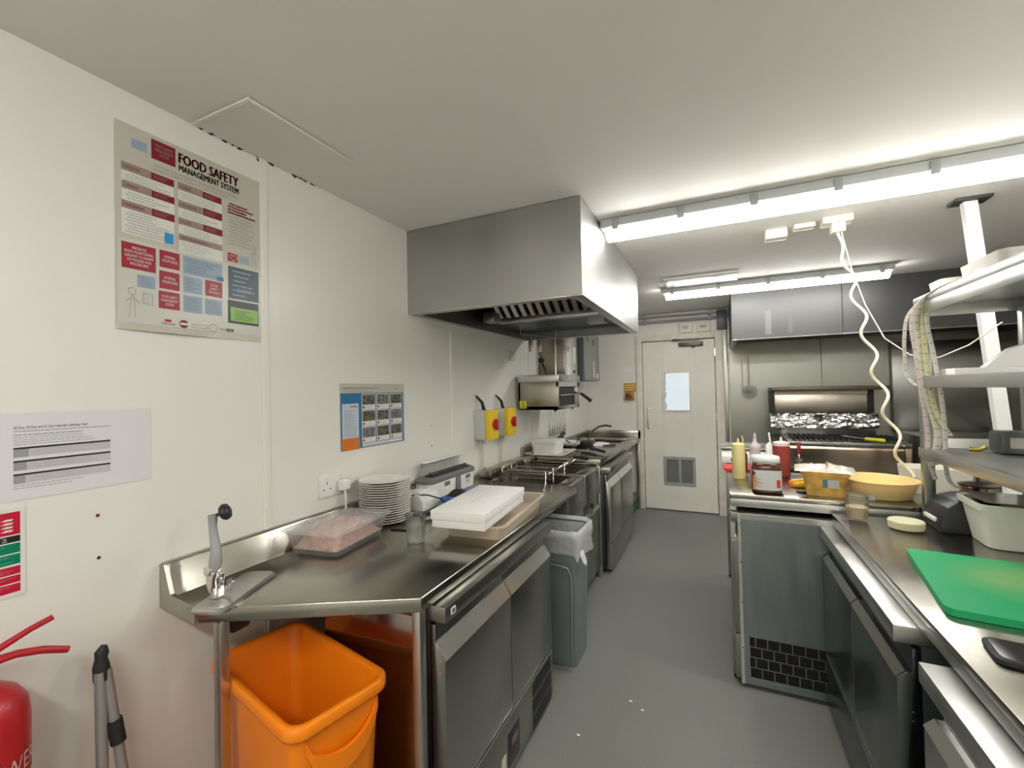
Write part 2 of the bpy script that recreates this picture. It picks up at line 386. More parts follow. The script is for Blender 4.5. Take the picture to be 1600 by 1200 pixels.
# ================================================================ LEFT HOOD
h = empty('extractor_hood', (-1.05, 2.8, 1.94), 'large stainless extractor hood on the left wall over the fryers', 'extractor hood')
HX, HY, HY2, HZ = -.55, 1.98, 3.60, 1.94
b = MB(); b.box(XW, HX, HY, HY+.004, HZ, ZC-.003, steel_hood, .001); b.build('front_panel', h, smooth=0)
b = MB(); b.box(HX-.004, HX, HY+.004, HY2, HZ, ZC-.003, steel_hood, .001); b.build('side_panel', h, smooth=0)
b = MB(); b.box(XW, HX-.004, HY2-.004, HY2, HZ, ZC-.003, steel_hood, .001); b.build('far_panel', h, smooth=0)
b = MB()
b.box(XW, HX, HY+.001, HY+.055, HZ-.006, HZ+.001, steel_b, .002); b.box(HX-.055, HX+.001, HY, HY2, HZ-.0065, HZ+.0005, steel_b, .002); b.box(XW, HX, HY2-.055, HY2, HZ-.0062, HZ, steel_b, .002); b.box(XW, XW+.04, HY, HY2, HZ-.0061, HZ+.001, steel_b, .002)
b.build('bottom_rim', h)
b = MB(); b.box(XW+.002, HX-.006, HY+.006, HY2-.006, ZC-.02, ZC-.01, steel_dk); b.box(XW+.002, XW+.008, HY+.006, HY2-.006, HZ, ZC-.02, steel_dk); b.build('inner_lining', h, smooth=0)
def bank(b):
    A = Vector((0, 2.45, 2.33)); B_ = Vector((0, 2.86, 2.03))
    d = (B_-A); nrm = Vector((0, -.6, -.8))
    for k in range(11):
        x = -1.40+k*.062
        for off, wd, mm in ((0, .032, steel_b),):
            p1 = A+nrm*0; 
            L = [(x, A.y, A.z), (x+wd, A.y, A.z), (x+wd, B_.y, B_.z), (x, B_.y, B_.z)]
            n1 = [(q[0], q[1]-.018, q[2]-.022) for q in L]
            b.loft([L, n1], mm)
    b.quad([(-1.42, A.y+.01, A.z+.01), (-.62, A.y+.01, A.z+.01), (-.62, B_.y+.01, B_.z+.01), (-1.42, B_.y+.01, B_.z+.01)], black_in)
one(bank, 'baffle_filter', h, smooth=0)
b = MB(); b.box(-1.42, -.58, 2.83, 2.90, 1.985, 2.03, steel_b, .003); b.build('grease_channel', h)
b = MB(); b.box(-1.42, -1.34, 2.62, 2.72, 1.965, 2.03, steel_dk, .004); b.build('grease_drawer', h)
b = MB(); b.quad([(-1.53, 2.92, 2.0), (-.56, 2.92, 2.0), (-.56, 3.55, 2.0), (-1.53, 3.55, 2.0)], mat('dark_plate', (.10, .12, .14), .4, .8)); b.build('rear_plate', h)
b = MB(); b.box(-.80, -.68, 2.98, 3.08, 1.955, 2.0, mat('pale_box', (.5, .5, .5), .4), .003); b.build('lamp_box', h)
# rail and utensils under hood
rail = empty('utensil_rail', (-1.3, 3.35, 1.94), 'steel utensil rail hanging under the left hood', 'rail')
b = MB(); b.tube([(-1.34, 3.06, 1.93), (-1.20, 3.48, 1.93)], .006, steel_b); b.tube([(-1.34, 3.06, 1.93), (-1.34, 3.06, 2.0)], .004, steel_b); b.tube([(-1.20, 3.48, 1.93), (-1.20, 3.48, 2.0)], .004, steel_b); b.build('rail_bar', rail)
for k in range(4):
    q = Vector((-1.33+.14*(k+.3)/4, 3.1+.42*(k+.3)/4-.02, 1.93))
    b = MB(); b.tube([q+Vector(v) for v in ((0, 0, .01), (0, .01, .012), (0, .012, -.02), (0, 0, -.04), (0, -.012, -.03))], .0025, chrome, 6); b.build('hook', rail)
def ladle_(name, x, y, ztop, ln, bowl, lb, m=steel_lip, group=None):
    e = empty(name, (x, y, ztop-ln), lb, 'utensil', group)
    b = MB(); b.tube([(x, y, ztop), (x, y, ztop-ln)], .007, m); b.tube([(x, y, ztop), (x+.008, y, ztop+.012), (x+.008, y, ztop+.02)], .004, m); b.build('handle', e)
    b = MB()
    if bowl == 'ladle': b.lathe([(.006, -.028), (.025, -.02), (.034, 0), (.031, 0), (.022, -.017)], steel_b, (x+.0, y, ztop-ln), 16)
    else: b.box(x-.03, x+.03, y-.004, y+.004, ztop-ln-.09, ztop-ln, steel_b, .003)
    b.build('head', e)
ladle_('ladle', -1.205, 3.5-.03, 1.925, .40, 'ladle', 'long pale-handled ladle hanging from the rail in front of the wall grill')
for k, (x, y) in enumerate(((-1.30, 3.17), (-1.27, 3.27))):
    b = MB(); b.box(x-.02, x+.02, y-.002, y+.002, 1.80, 1.90, steel_b, .002); b.tube([(x, y, 1.90), (x, y, 1.93)], .003, steel_b)
    T(b.build('steel_tongs'), ('short steel tongs nearest the camera on the hood rail', 'short steel tongs second on the hood rail')[k], 'tongs')

# ================================================================ LEFT WALL: posters etc.
def wv(off):
    return lambda u, v: (XW+off, u, v)
def wrect(b, y0, y1, z0, z1, m, off):
    b.quad([(XW+off, y0, z0), (XW+off, y1, z0), (XW+off, y1, z1), (XW+off, y0, z1)], m)
ink = {k: mat('ink_'+k, c, .3) for k, c in dict(maroon=(.23, .008, .03), red=(.36, .012, .03), tan=(.34, .26, .22), white=(.74, .74, .70), sheet=(.56, .53, .46), black=(.02, .02, .02), blue=(.30, .39, .50), cyan=(.02, .30, .62), slate=(.035, .07, .10), green=(.24, .48, .08), grey=(.33, .33, .33), lgrey=(.55, .54, .55), pblue=(.03, .19, .36), orange=(.68, .20, .03), pale=(.55, .60, .72), sgreen=(.0, .22, .12), sred=(.55, .01, .04), photo=(.06, .05, .045), ph2=(.22, .20, .20), ph3=(.45, .40, .33)).items()}
def lines(b, y0, y1, z0, z1, n, m, off, seed=0, th=.3):
    R = random.Random(seed)
    for k in range(n):
        z = z1-(k+.5)*(z1-z0)/n; hgt = (z1-z0)/n*th
        y = y0+R.choice((0, 0, .05))*(y1-y0); e_ = y0+(y1-y0)*R.uniform(.55, 1)
        while y < e_:
            L = R.uniform(.03, .09)*(y1-y0)+.002
            wrect(b, y, min(y+L, e_), z-hgt/2, z+hgt/2, m, off); y += L+.0015
P = 'food safety poster'
b = MB()
# laminated sheet with curled lower edge
ys = [.663+i*(1.110-.663)/24 for i in range(25)]
for i in range(24):
    for (z0, z1, o0, o1) in ((1.722, 2.305, .002, .002), (1.700, 1.722, .009, .002)):
        c0 = 1-abs(ys[i]-.80)*6; c1 = 1-abs(ys[i+1]-.80)*6
        q0 = o0 if z0 > 1.72 else .002+.012*max(0, c0); q1 = o0 if z0 > 1.72 else .002+.012*max(0, c1)
        b.quad([(XW+q0, ys[i], z0), (XW+q1, ys[i+1], z0), (XW+o1, ys[i+1], z1), (XW+o1, ys[i], z1)], ink['sheet'])
O = .0027
wrect(b, .668, 1.105, 1.722, 1.967, mat('poster_pale', (.62, .61, .56), .25), .0024)
for (n_, y0, y1, z0, z1) in (('bucket',0.703,0.742,2.240,2.268),('red',0.753,0.819,2.232,2.292),
 ('wh',0.677,0.813,2.130,2.164),('hd',0.677,0.752,2.166,2.190),('rd',0.752,0.814,2.166,2.188),
 ('wh',0.678,0.815,2.078,2.111),('hd',0.678,0.753,2.112,2.135),('rd',0.753,0.815,2.112,2.133),
 ('wh',0.677,0.814,1.980,2.054),('hd',0.677,0.753,2.054,2.077),('rd',0.753,0.815,2.054,2.077),
 ('wh',0.825,0.963,2.135,2.166),('hd',0.825,0.900,2.166,2.190),('rd',0.900,0.962,2.166,2.188),
 ('wh',0.826,0.963,2.078,2.108),('hd',0.826,0.900,2.108,2.131),('rd',0.901,0.963,2.108,2.133),
 ('wh',0.826,0.964,2.026,2.054),('hd',0.826,0.901,2.055,2.076),('rd',0.901,0.964,2.055,2.077),
 ('wh',0.827,0.964,1.966,2.004),('hd',0.827,0.963,2.004,2.023),
 ('cyan',0.786,0.811,1.982,2.015),('redp',0.982,1.017,1.977,2.006),('blue',1.025,1.058,1.978,2.006),
 ('redp',0.676,0.762,1.880,1.956),('redp',0.772,0.828,1.904,1.957),('redp',0.771,0.827,1.838,1.893),('redp',0.769,0.827,1.776,1.830),
 ('blue',0.838,0.962,1.898,1.957),('blue',0.838,0.896,1.838,1.892),('blue',0.838,0.895,1.775,1.830),('blue',0.714,0.760,1.830,1.867),('redp',0.905,0.961,1.840,1.893),('blue',0.903,0.960,1.778,1.830),
 ('slate',0.982,1.095,1.846,1.960),('black',0.980,1.093,1.758,1.840),('green',0.988,1.090,1.766,1.815),('pblue',.944,.965,1.898,1.912)):
    key = {'bucket': 'blue', 'red': 'maroon', 'wh': 'white', 'hd': 'tan', 'rd': 'maroon', 'redp': 'red'}.get(n_, n_)
    ELN = globals().get('ELN', 0)+1
    wrect(b, y0, y1, z0, z1, ink[key], O+ELN*.00002 if n_ not in ('cyan', 'green', 'pblue') else O+.0018)
    if n_ == 'wh': lines(b, y0+.008, y1-.01, z0+.003, z1-.004, max(2, int((z1-z0)/.0085)), ink['grey'], O+.0014, int(y0*1e4+z0*100), .22)
    if n_ in ('rd',): lines(b, y0+.004, y1-.006, z0+.004, z1-.004, 3, ink['tan'], O+.0014, 3, .25)
    if n_ == 'blue' and y1-y0 > .04: lines(b, y0+.006, y1-.008, z0+.006, z1-.006, 6, ink['slate'], O+.0014, int(z0*100), .16)
    if n_ in ('slate', 'green'): lines(b, y0+.014, y1-.014, z0+.006, z1-.008, 6, ink['blue' if n_ == 'slate' else 'black'], O+.0021, 9, .3)
f = wv(O+.0016)
for q in (0, .0008, .0016, .0024): b.text('FOOD SAFETY', ink['maroon'], f, .827+q, 1.020+q, 2.252, 2.284)
for q in (0, .0006, .0012): b.text('MANAGEMENT SYSTEM', ink['black'], f, .828+q, 1.021+q, 2.226, 2.246)
b.text('Our Food Safety Management System follows the 7 principles', ink['grey'], f, .757, 1.02, 2.207, 2.217)
b.text('of HACCP (Hazard Analysis & Critical Control Points)', ink['grey'], f, .757, .985, 2.194, 2.204)
b.text('FOOD SAFETY\nMANAGEMENT\nSYSTEM', ink['tan'], f, .762, .812, 2.245, 2.28)
b.text('FEEDBACK\nFROM MONITORING,\nLEADING TO REVIEW\nOF POLICIES AND\nPROCEDURES', ink['white'], f, .683, .756, 1.891, 1.946)
b.text('INTERNAL\nMONITORING', ink['white'], f, .779, .821, 1.921, 1.942)
b.text('EXTERNAL\nMONITORING', ink['white'], f, .779, .821, 1.855, 1.877)
b.text('FOOD SAFETY\nMANAGEMENT\nSYSTEM', ink['white'], f, .775, .822, 1.786, 1.818)
b.text('FOOD\nSAFETY\nTRAINING', ink['white'], f, .914, .953, 1.850, 1.882)
b.text('5 STAR', ink['blue'], f, 1.015, 1.065, 1.872, 1.886)
for y0, z0, s_ in ((.681, 2.173, '1. RECEIVING'), (.682, 2.119, '2. STORAGE'), (.681, 2.061, '3. PREPARATION'), (.83, 2.172, '4. COOKING'), (.83, 2.115, '5. HOT HOLDING'), (.83, 2.061, '6. COOLING'), (.83, 2.009, '7. SERVING & REHEATING')):
    b.text(s_, ink['maroon'], f, y0, y0+.0042*len(s_)-.008, z0, z0+.008)
lines(b, .983, 1.092, 2.145, 2.186, 4, ink['maroon'], O+.0014, 5, .55)
lines(b, .985, 1.088, 2.035, 2.14, 10, ink['grey'], O+.0014, 6, .2)
hp = [(1.0+.013*(16*math.sin(a)**3)/16, 1.991+.012*(13*math.cos(a)-5*math.cos(2*a)-2*math.cos(3*a)-math.cos(4*a))/16) for a in [i*2*PI/24 for i in range(25)]]
b.tube([(XW+O+.0017, u, v) for u, v in hp], .0008, ink['white'], 4)
for cy, cz, s_ in ((1.078, 2.048, 1), (.70, 1.845-.03, 1.15)):
    b.tube([(XW+O+.0017, cy+.008*s_*math.cos(a), cz+.009*s_*math.sin(a)) for a in [i*2*PI/14 for i in range(15)]], .0006, ink['grey'], 4)
    for pl in (((0, -.009), (-.004, -.04), (-.006, -.068)), ((.003, -.009), (.006, -.04), (.006, -.068)), ((0, -.016), (-.014, -.028)), ((.004, -.016), (.016, -.03))):
        b.tube([(XW+O+.0017, cy+u*s_, cz+v*s_) for u, v in pl], .0006, ink['grey'], 4)
b.tube([(XW+O+.0017, u, v) for u, v in ((.728, 1.815), (.752, 1.812), (.752, 1.78), (.728, 1.783), (.728, 1.815))], .0008, ink['grey'], 4)
lines(b, .731, .749, 1.785, 1.81, 5, ink['grey'], O+.0014, 8, .2)
wrect(b, .785, .803, 1.736, 1.744, ink['red'], O+.001); b.text('Checkmaster', ink['black'], f, .775, .815, 1.727, 1.734)
b.lathe([(.013, 0), (.013, .0006)], ink['maroon'], (XW+O, .839, 1.735), 20, rot=Matrix.Rotation(PI/2, 3, 'Y'))
wrect(b, .828, .852, 1.732, 1.738, ink['white'], O+.0012)
b.tube([(XW+O+.0017, u, v) for u, v in ((.862, 1.728), (.909, 1.728), (.909, 1.738), (.862, 1.738), (.862, 1.728))], .0005, ink['grey'], 4)
b.tube([(XW+O+.0017, .929+.013*math.cos(a), 1.733+.013*math.sin(a)) for a in [i*2*PI/16 for i in range(17)]], .0006, ink['grey'], 4)
b.text('BACK', ink['black'], f, .952, .970, 1.729, 1.735); wrect(b, .974, 1.0, 1.727, 1.737, ink['black'], O); b.text('ROCK', ink['white'], wv(O+.0009), .978, .996, 1.7295, 1.7345)
po = b.build('wall_poster', smooth=0, recalc=False); T(po, 'large laminated poster headed FOOD SAFETY MANAGEMENT SYSTEM on the left wall', 'poster')

# landscape photo poster
b = MB(); wrect(b, 1.480, 1.932, 1.238, 1.548, ink['sheet'], .0018); wrect(b, 1.483, 1.922, 1.242, 1.503, ink['pblue'], .0022)
b.text('Deficient Preparation Of An Onion Station Guide', ink['black'], wv(.0032), 1.500, 1.727, 1.522, 1.531); lines(b, 1.50, 1.76, 1.507, 1.52, 2, ink['grey'], .0026, 2, .3)
lines(b, 1.845, 1.90, 1.519, 1.528, 1, ink['grey'], .0026, 2, .5)
wrect(b, 1.491, 1.594, 1.240, 1.454, ink['pale'], .0026); lines(b, 1.503, 1.59, 1.30, 1.425, 16, ink['grey'], .0030, 12, .3); wrect(b, 1.54, 1.585, 1.438, 1.442, ink['sred'], .003)
wrect(b, 1.488, 1.597, 1.239, 1.294, ink['orange'], .0030)
lines(b, 1.51, 1.58, 1.25, 1.284, 4, ink['sred'], .0034, 13, .12)
pm = []
for k in range(3):
    m_ = mat('print_photo_%d' % k, ((.13, .11, .10), (.17, .17, .18), (.12, .10, .07))[k], .35, var=.95, scale=(55, 70, 60)[k]); pm.append(m_)
for r_ in range(3):
    for c_ in range(3):
        y0 = 1.614+c_*.101; z0 = 1.422-r_*.0795
        wrect(b, y0, y0+.094, z0, z0+.077, ink['white'], .0026); wrect(b, y0+.004, y0+.09, z0+.024, z0+.073, pm[(r_*2+c_) % 3], .0030)
        b.lathe([(.0065, 0), (.0065, .0004)], ink['sred' if (r_+c_) % 3 else 'maroon'], (XW+.0028, y0+.012, z0+.012), 12, rot=Matrix.Rotation(PI/2, 3, 'Y'))
        lines(b, y0+.024, y0+.088, z0+.005, z0+.02, 3, ink['lgrey'], .003, r_*3+c_, .3)
wrect(b, 1.616, 1.911, 1.246, 1.260, ink['white'], .0026); lines(b, 1.62, 1.90, 1.248, 1.258, 2, ink['red'], .003, 4, .2)
T(b.build('picture_poster', smooth=0, recalc=False), 'blue and orange poster with nine small photos above the plates', 'poster')
# sheet of paper
b = MB(); wrect(b, .435, .746, 1.258, 1.470, paper, .0015)
b.text('28 Day, 30 Day and 31 Day Calendar Labelling Chart', ink['black'], wv(.002), .460, .600, 1.429, 1.4375); wrect(b, .460, .648, 1.4245, 1.4255, ink['black'], .002)
lines(b, .46, .62, 1.412, 1.42, 1, ink['grey'], .002, 1, .3)
for k in range(3):
    z1 = (1.386, 1.354, 1.322)[k]
    wrect(b, .46, .648, z1-.024, z1, ink['lgrey'], .0019); wrect(b, .46, .648, z1-.0045, z1, ink['black'], .0023); wrect(b, .46, .486-.003*k, z1-.024, z1-.004, ink['grey'], .0022)
    lines(b, .49, .645, z1-.022, z1-.006, 3, ink['grey'], .0022, k+20, .1)
lines(b, .46, .63, 1.390, 1.413, 4, ink['grey'], .002, 31, .25); lines(b, .46, .595, 1.283, 1.296, 2, ink['grey'], .002, 32, .25)
T(b.build('paper_notice', smooth=0, recalc=False), 'white printed chart sheet pinned to the left wall under the food safety poster', 'notice')
# extinguisher sign
b = MB(); wrect(b, .33, .480, 1.030, 1.240, ink['white'], .0018)
for z0, z1, k in ((1.178, 1.232, 'sred'), (1.160, 1.175, 'black'), (1.134, 1.157, 'sgreen'), (1.107, 1.131, 'sgreen'), (1.083, 1.102, 'sred'), (1.063, 1.080, 'sred'), (1.040, 1.060, 'sred')):
    wrect(b, .334, .471, z0, z1, ink[k], .0022)
    if z1 < 1.16: lines(b, .34, .464, z0+.003, z1-.003, 3, ink['lgrey'], .0026, int(z0*100), .12)
for k in range(4):
    z = 1.187+k*.0085; b.prism([(.438, z), (.447, z+.004), (.46, z+.003), (.456, z-.001), (.446, z-.001)], 'x', XW+.0022, XW+.0027, ink['white'])
b.text('CO2', ink['lgrey'], wv(.0027), .405, .449, 1.163, 1.172)
T(b.build('extinguisher_sign', smooth=0, recalc=False), 'red green and black fire extinguisher sign at the left edge', 'sign')
for y, z, m_, lb in ((.619, 1.182, ink['maroon'], 'upper small red wall plug between notice and can opener'), (.621, 1.066, ink['black'], 'lower small black screw hole between notice and can opener'), (2.177, 1.301, ink['grey'], 'upper tiny screw hole right of the photo poster'), (2.18, 1.18, ink['black'], 'lower tiny screw hole right of the photo poster')):
    b = MB(); b.lathe([(.0035, 0), (.0045, .002), (.002, .003)], m_, (XW, y, z), 12, rot=Matrix.Rotation(PI/2, 3, 'Y')); T(b.build('wall_plug'), lb, 'wall plug')

def socket(y0, y1, z0, z1, lb, gangs=2, m=white_p, plug=None, plugm=white_p):
    e = empty('wall_socket', (XW, (y0+y1)/2, z0), lb, 'socket')
    b = MB(); b.box(XW, XW+.009, y0, y1, z0, z1, m, .003)
    w_ = (y1-y0)/gangs
    for g in range(gangs):
        yc = y0+w_*(g+.5); zc = (z0+z1)/2-.006
        for dy, dz, a, c in ((0, .018, .003, .007), (-.017, -.008, .006, .003), (.017, -.008, .006, .003)):
            b.box(XW+.0085, XW+.0096, yc+dy-a/2, yc+dy+a/2, zc+dz-c, zc+dz+c, ink['black'])
        b.box(XW+.009, XW+.013, yc-.007, yc+.007, z1-.024, z1-.008, m, .001)
    b.build('face_plate', e)
    if plug is not None:
        yc = y0+w_*(plug+.5)
        b = MB(); b.box(XW+.010, XW+.045, yc-.026, yc+.026, z0+.018, z0+.066, plugm, .009); b.build('plug', e)
    return e
socket(1.356, 1.514, 1.054, 1.152, 'white double socket with a plug on the wall behind the plates', plug=1)
b = MB(); b.tube([(XW+.03, 1.475, 1.075), (XW+.035, 1.475, 1.03), (XW+.03, 1.478, .98), (XW+.028, 1.50, .92)], .0045, white_p); T(b.build('power_cable', smooth=80), 'white cable running down from the double socket plug', 'cable')
socket(3.30, 3.40, 1.745, 1.835, 'faded single socket under the left hood', 1, cream_p)
socket(3.90, 4.0, 1.74, 1.83, 'single socket with a black plug above the wall grill', 1, white_p, 0, black_p)
b = MB(); b.tube([(XW+.04, 3.95, 1.75), (XW+.06, 3.94, 1.70), (XW+.09, 3.90, 1.66), (XW+.12, 3.85, 1.625)], .006, black_g); b.tube([(XW+.04, 3.95, 1.75), (XW+.07, 3.98, 1.69), (XW+.10, 3.96, 1.625)], .006, black_g); T(b.build('grill_cable', smooth=80), 'black cable looping from the plug onto the wall grill', 'cable')
socket(4.22, 4.32, 1.04, 1.14, 'white socket low on the wall behind the plastic tub', 1)

def isolator(y0, lb):
    y1 = y0+.14; z0, z1 = 1.160, 1.365
    e = empty('isolator_switch', (XW, y0+.07, z0), lb, 'isolator switch', None)
    bx('housing', e, (XW, XW+.085, y0, y1, z0, z1), mat('pale_grey_plastic', (.55, .58, .58), .4), .006)
    bx('cover', e, (XW+.085, XW+.125, y0, y1, z0-.002, z1+.002), yellow, .006)
    b = MB(); b.lathe([(.032, 0), (.032, .008), (.026, .012)], red_p, (XW+.125, y0+.072, z0+.105), 24, rot=Matrix.Rotation(PI/2, 3, 'Y')); b.box(XW+.13, XW+.155, y0+.064, y0+.080, z0+.065, z0+.142, red_p, .004); b.build('rotary_knob', e)
    b = MB(); b.tube([(XW+.0, y0+.03, 1.47), (XW+.015, y0+.035, 1.455), (XW+.04, y0+.05, 1.42), (XW+.05, y0+.06, 1.365)], [.004, .008, .011, .014], black_g); b.build('cable', e)
    b = MB(); b.tube([(XW+.03, y0+.085, z0), (XW+.03, y0+.085, .93)], .011, cream_p); b.lathe([(.020, 0), (.020, .008), (.013, .012), (.013, .03)], chrome, (XW+.03, y0+.085, .925), 14); b.build('conduit', e)
    return e
isolator(2.69, 'yellow isolator box with red knob nearer the camera'); isolator(2.995, 'yellow isolator box with red knob nearer the wall grill')

# ================================================================ LEFT WORKTOP
wt = empty('worktop', (-1.15, 1.7, 0), 'long stainless worktop along the left wall with angled near corner', 'worktop')
def top(b):
    pl = [(-.79, 2.62), (-.79, 1.05), (-1.34, .757), (XW+.001, .775), (XW+.001, 2.62)]
    b.prism(pl, 'z', .862, .905, steel, .004)
one(top, 'top', wt, smooth=50)
def upst(b):
    b.prism([(XW+.001, .90), (XW+.062, .90), (XW+.058, .908), (XW+.024, .996), (XW+.018, 1.0), (XW+.001, 1.0)], 'y', .770, 2.45, steel, .002)
one(upst, 'upstand', wt)
def endup(b):
    L0 = [(XW+.001, .765, .865), (-1.34, .748, .865), (-1.34, .748, .914), (XW+.06, .763, .914), (XW+.024, .765, .995), (XW+.001, .765, .995)]
    L1 = [(x, y+.012, z) for x, y, z in L0]
    b.loft([L0, L1], steel)
one(endup, 'end_upstand', wt, smooth=0)
for (x, y) in ((-1.296, .794), (-.822, 1.078)):
    b = MB(); b.box(x-.015, x+.015, y-.015, y+.015, .02, .862, steel_b, .004); b.lathe([(.018, 0), (.022, .004), (.018, .02)], black_g, (x, y, 0), 12); b.build('leg', wt)

# can opener clamped on the corner
co = empty('can_opener', (-1.33, .80, .905), 'bench can opener with grey crank arm on the worktop corner', 'can opener')
Rp = -math.atan2(.11, .24)+0
def plate(b):
    cx, cy = -1.335, .865; a = math.radians(24)
    L = [rr(cx, cy, .055, .135, .03, z, 5, a) for z in (.9055, .912)]+[rr(cx, cy, .048, .128, .026, .918, 5, a)]
    b.loft(L, steel_b)
one(plate, 'base_plate', co)
SX, SY = -1.335, .80
def shaft(b):
    b.box(SX-.016, SX+.016, SY-.012, SY+.02, .918, .985, chrome, .004); b.box(SX-.012, SX+.02, SY-.018, SY-.004, .93, 1.0, chrome, .004)
    b.prism([(SX-.028, .94), (SX+.03, .93), (SX+.05, .975), (SX+.012, .96)], 'y', SY+.02, SY+.03, chrome)
    b.box(SX-.018, SX+.014, SY-.022, SY+.012, .985, 1.01, chrome, .006)
one(shaft, 'shaft', co)
b = MB(); b.tube([(SX, SY-.002, 1.0), (SX+.006, SY, 1.02), (SX+.002, SY+.004, 1.05), (SX-.016, SY+.01, 1.085), (SX-.026, SY+.012, 1.115), (SX-.026, SY+.012, 1.15)], [.016, .017, .015, .012, .011, .013], mat('grey_paint', (.32, .33, .33), .4)); b.build('crank_arm', co, smooth=80)
b = MB(); b.lathe([(.004, -.02), (.006, .0), (.02, .004), (.025, .012), (.022, .022), (.01, .028)], black_p, (SX-.012, SY+.026, 1.152), 20, rot=Matrix.Rotation(math.radians(70), 3, Vector((-.6, .8, 0)))); b.build('knob', co, smooth=60)
b = MB(); b.box(SX-.03, SX+.03, SY+.03, SY+.09, .80, .861, black_p, .01); b.build('clamp', co)

# food tub of meat
def pan(name, cx, cy, hx, hy, z0, z1, fl, m, rot, label, cat, rim=.012, th=.004, r=.03, parent=None):
    b = MB()
    L = [rr(cx, cy, hx, hy, r, z0, 5, rot), rr(cx, cy, hx+fl, hy+fl, r, z1, 5, rot), rr(cx, cy, hx+fl+rim, hy+fl+rim, r+rim*.6, z1+.001, 5, rot), rr(cx, cy, hx+fl+rim, hy+fl+rim, r+rim*.6, z1-.004, 5, rot), rr(cx, cy, hx+fl+rim-.002, hy+fl+rim-.002, r+rim*.6, z1-.0045, 5, rot)]
    inn = [rr(cx, cy, hx-th, hy-th, r-th, z0+th, 5, rot), rr(cx, cy, hx+fl-th, hy+fl-th, r-th, z1, 5, rot)]
    # closed shell: inner bottom -> inner top -> rim -> outer down -> outer bottom
    b.loft([inn[0], inn[1], L[2], L[3], rr(cx, cy, hx+fl, hy+fl, r, z1-.005, 5, rot), L[0]], m)
    o = b.build(name, parent, smooth=50)
    if label: T(o, label, cat)
    return o
mt = empty('food_tub', (-1.40, 1.33, .905), 'clear plastic tub of pink shredded meat under film near the can opener', 'food tub')
pan('tub', -1.385, 1.315, .105, .15, .906, .995, .018, poly, math.radians(8), None, None, parent=mt)
def blob(b, cx, cy, hx, hy, z0, z1, m, rot, amp, seed, n=26, fr=3):
    R = random.Random(seed); ph = [R.uniform(0, 6.28) for _ in range(8)]
    c, s_ = math.cos(rot), math.sin(rot); g = []
    for i in range(n+1):
        row = []
        for j in range(n+1):
            u, v = i/n*2-1, j/n*2-1
            e_ = max(0, (1-abs(u)**4)*(1-abs(v)**4))
            z = z0+(z1-z0)*e_+amp*e_*(math.sin(u*fr*3+ph[0])*math.cos(v*fr*4+ph[1])+.6*math.sin(u*fr*8+v*fr*5+ph[2])+R.uniform(-.5, .5))
            row.append(b.bm.verts.new((cx+u*hx*c-v*hy*s_, cy+u*hx*s_+v*hy*c, z)))
        g.append(row)
    fs = [b.bm.faces.new((g[i][j], g[i+1][j], g[i+1][j+1], g[i][j+1])) for i in range(n) for j in range(n)]
    b._faces(fs, m)
one(lambda b: blob(b, -1.385, 1.315, .098, .142, .925, .995, meat, math.radians(8), .006, 3, 34), 'shredded_meat', mt, smooth=180)
one(lambda b: blob(b, -1.385, 1.32, .125, .172, .985, 1.008, film, math.radians(8), .0055, 5, 28), 'cling_film', mt, smooth=180)

# plate stack
def plate_prof():
    return [(.045, 0), (.052, 0), (.060, .004), (.095, .008), (.116, .015), (.1165, .0175), (.113, .018), (.092, .0115), (.06, .0085), (.02, .008)]
b = MB(); b.lathe(plate_prof(), ceram, (0, 0, 0), 48); pl0 = b.build('dinner_plate', smooth=40)
pl0.location = (-1.415, 1.62, .906); NPL = 18
for k in range(NPL):
    o = pl0 if k == 0 else pl0.copy()
    if k: C.objects.link(o)
    o.location = (-1.415+random.uniform(-.002, .002), 1.62+random.uniform(-.002, .002), .906+k*.0106); o['category'] = 'plate'; o['group'] = 'stack of white plates'
    o['label'] = 'white dinner plate in the stack on the left worktop'
    if k == 0: o['label'] = 'bottom white dinner plate of the stack on the left worktop'
    if k == NPL-1: o['label'] = 'top white dinner plate of the stack on the left worktop'

# glass mug
gm = empty('glass_mug', (-1.11, 1.44, .905), 'clear glass mug half full of water on the left worktop', 'mug')
GX, GY = -1.105, 1.44
b = MB(); b.lathe([(.030, 0), (.034, .002), (.040, .07), (.043, .108), (.0415, .110), (.0395, .108), (.0365, .07), (.031, .010), (.02, .008)], glass, (GX, GY, .9055), 40); b.build('glass_body', gm, smooth=60)
b = MB(); b.lathe([(.0305, .0105), (.0362, .068), (.03, .068)], water, (GX, GY, .9058), 40); b.build('water', gm, smooth=40)
b = MB(); dx, dy = math.cos(math.radians(35)), math.sin(math.radians(35))
b.tube([(GX+dx*q, GY+dy*q, .905+z) for q, z in ((.040, .09), (.058, .094), (.072, .082), (.074, .062), (.066, .042), (.050, .028), (.037, .026))], .0065, glass, 10); b.build('handle', gm, smooth=80)

# pan and white box
pan('oven_tray', -.935, 1.84, .118, .285, .906, .962, .012, poly_b, math.radians(5), 'shallow translucent tray under the white cardboard box', 'tray', rim=.014)
wb = empty('cardboard_box', (-.945, 1.70, .97), 'flat white lidded cardboard box resting on the tray', 'box')
def wbox(b, hx, hy, z0, z1, m, grow=0):
    R = Matrix.Rotation(math.radians(5.5), 3, 'Z') @ Matrix.Rotation(math.radians(0), 3, 'X')
    g = b.box(-.945-hx, -.945+hx, 1.70-hy, 1.70+hy, z0, z1, m, .002, rot=R, piv=(-.945, 1.70, 1.0))
one(lambda b: wbox(b, .117, .243, .998, 1.034, card), 'lid', wb); one(lambda b: wbox(b, .113, .238, .967, .998, card), 'box_base', wb)
b = MB(); R_ = Matrix.Rotation(math.radians(5.5), 3, 'Z')
fp_ = mat('faint_print', (.68, .68, .68), .5)
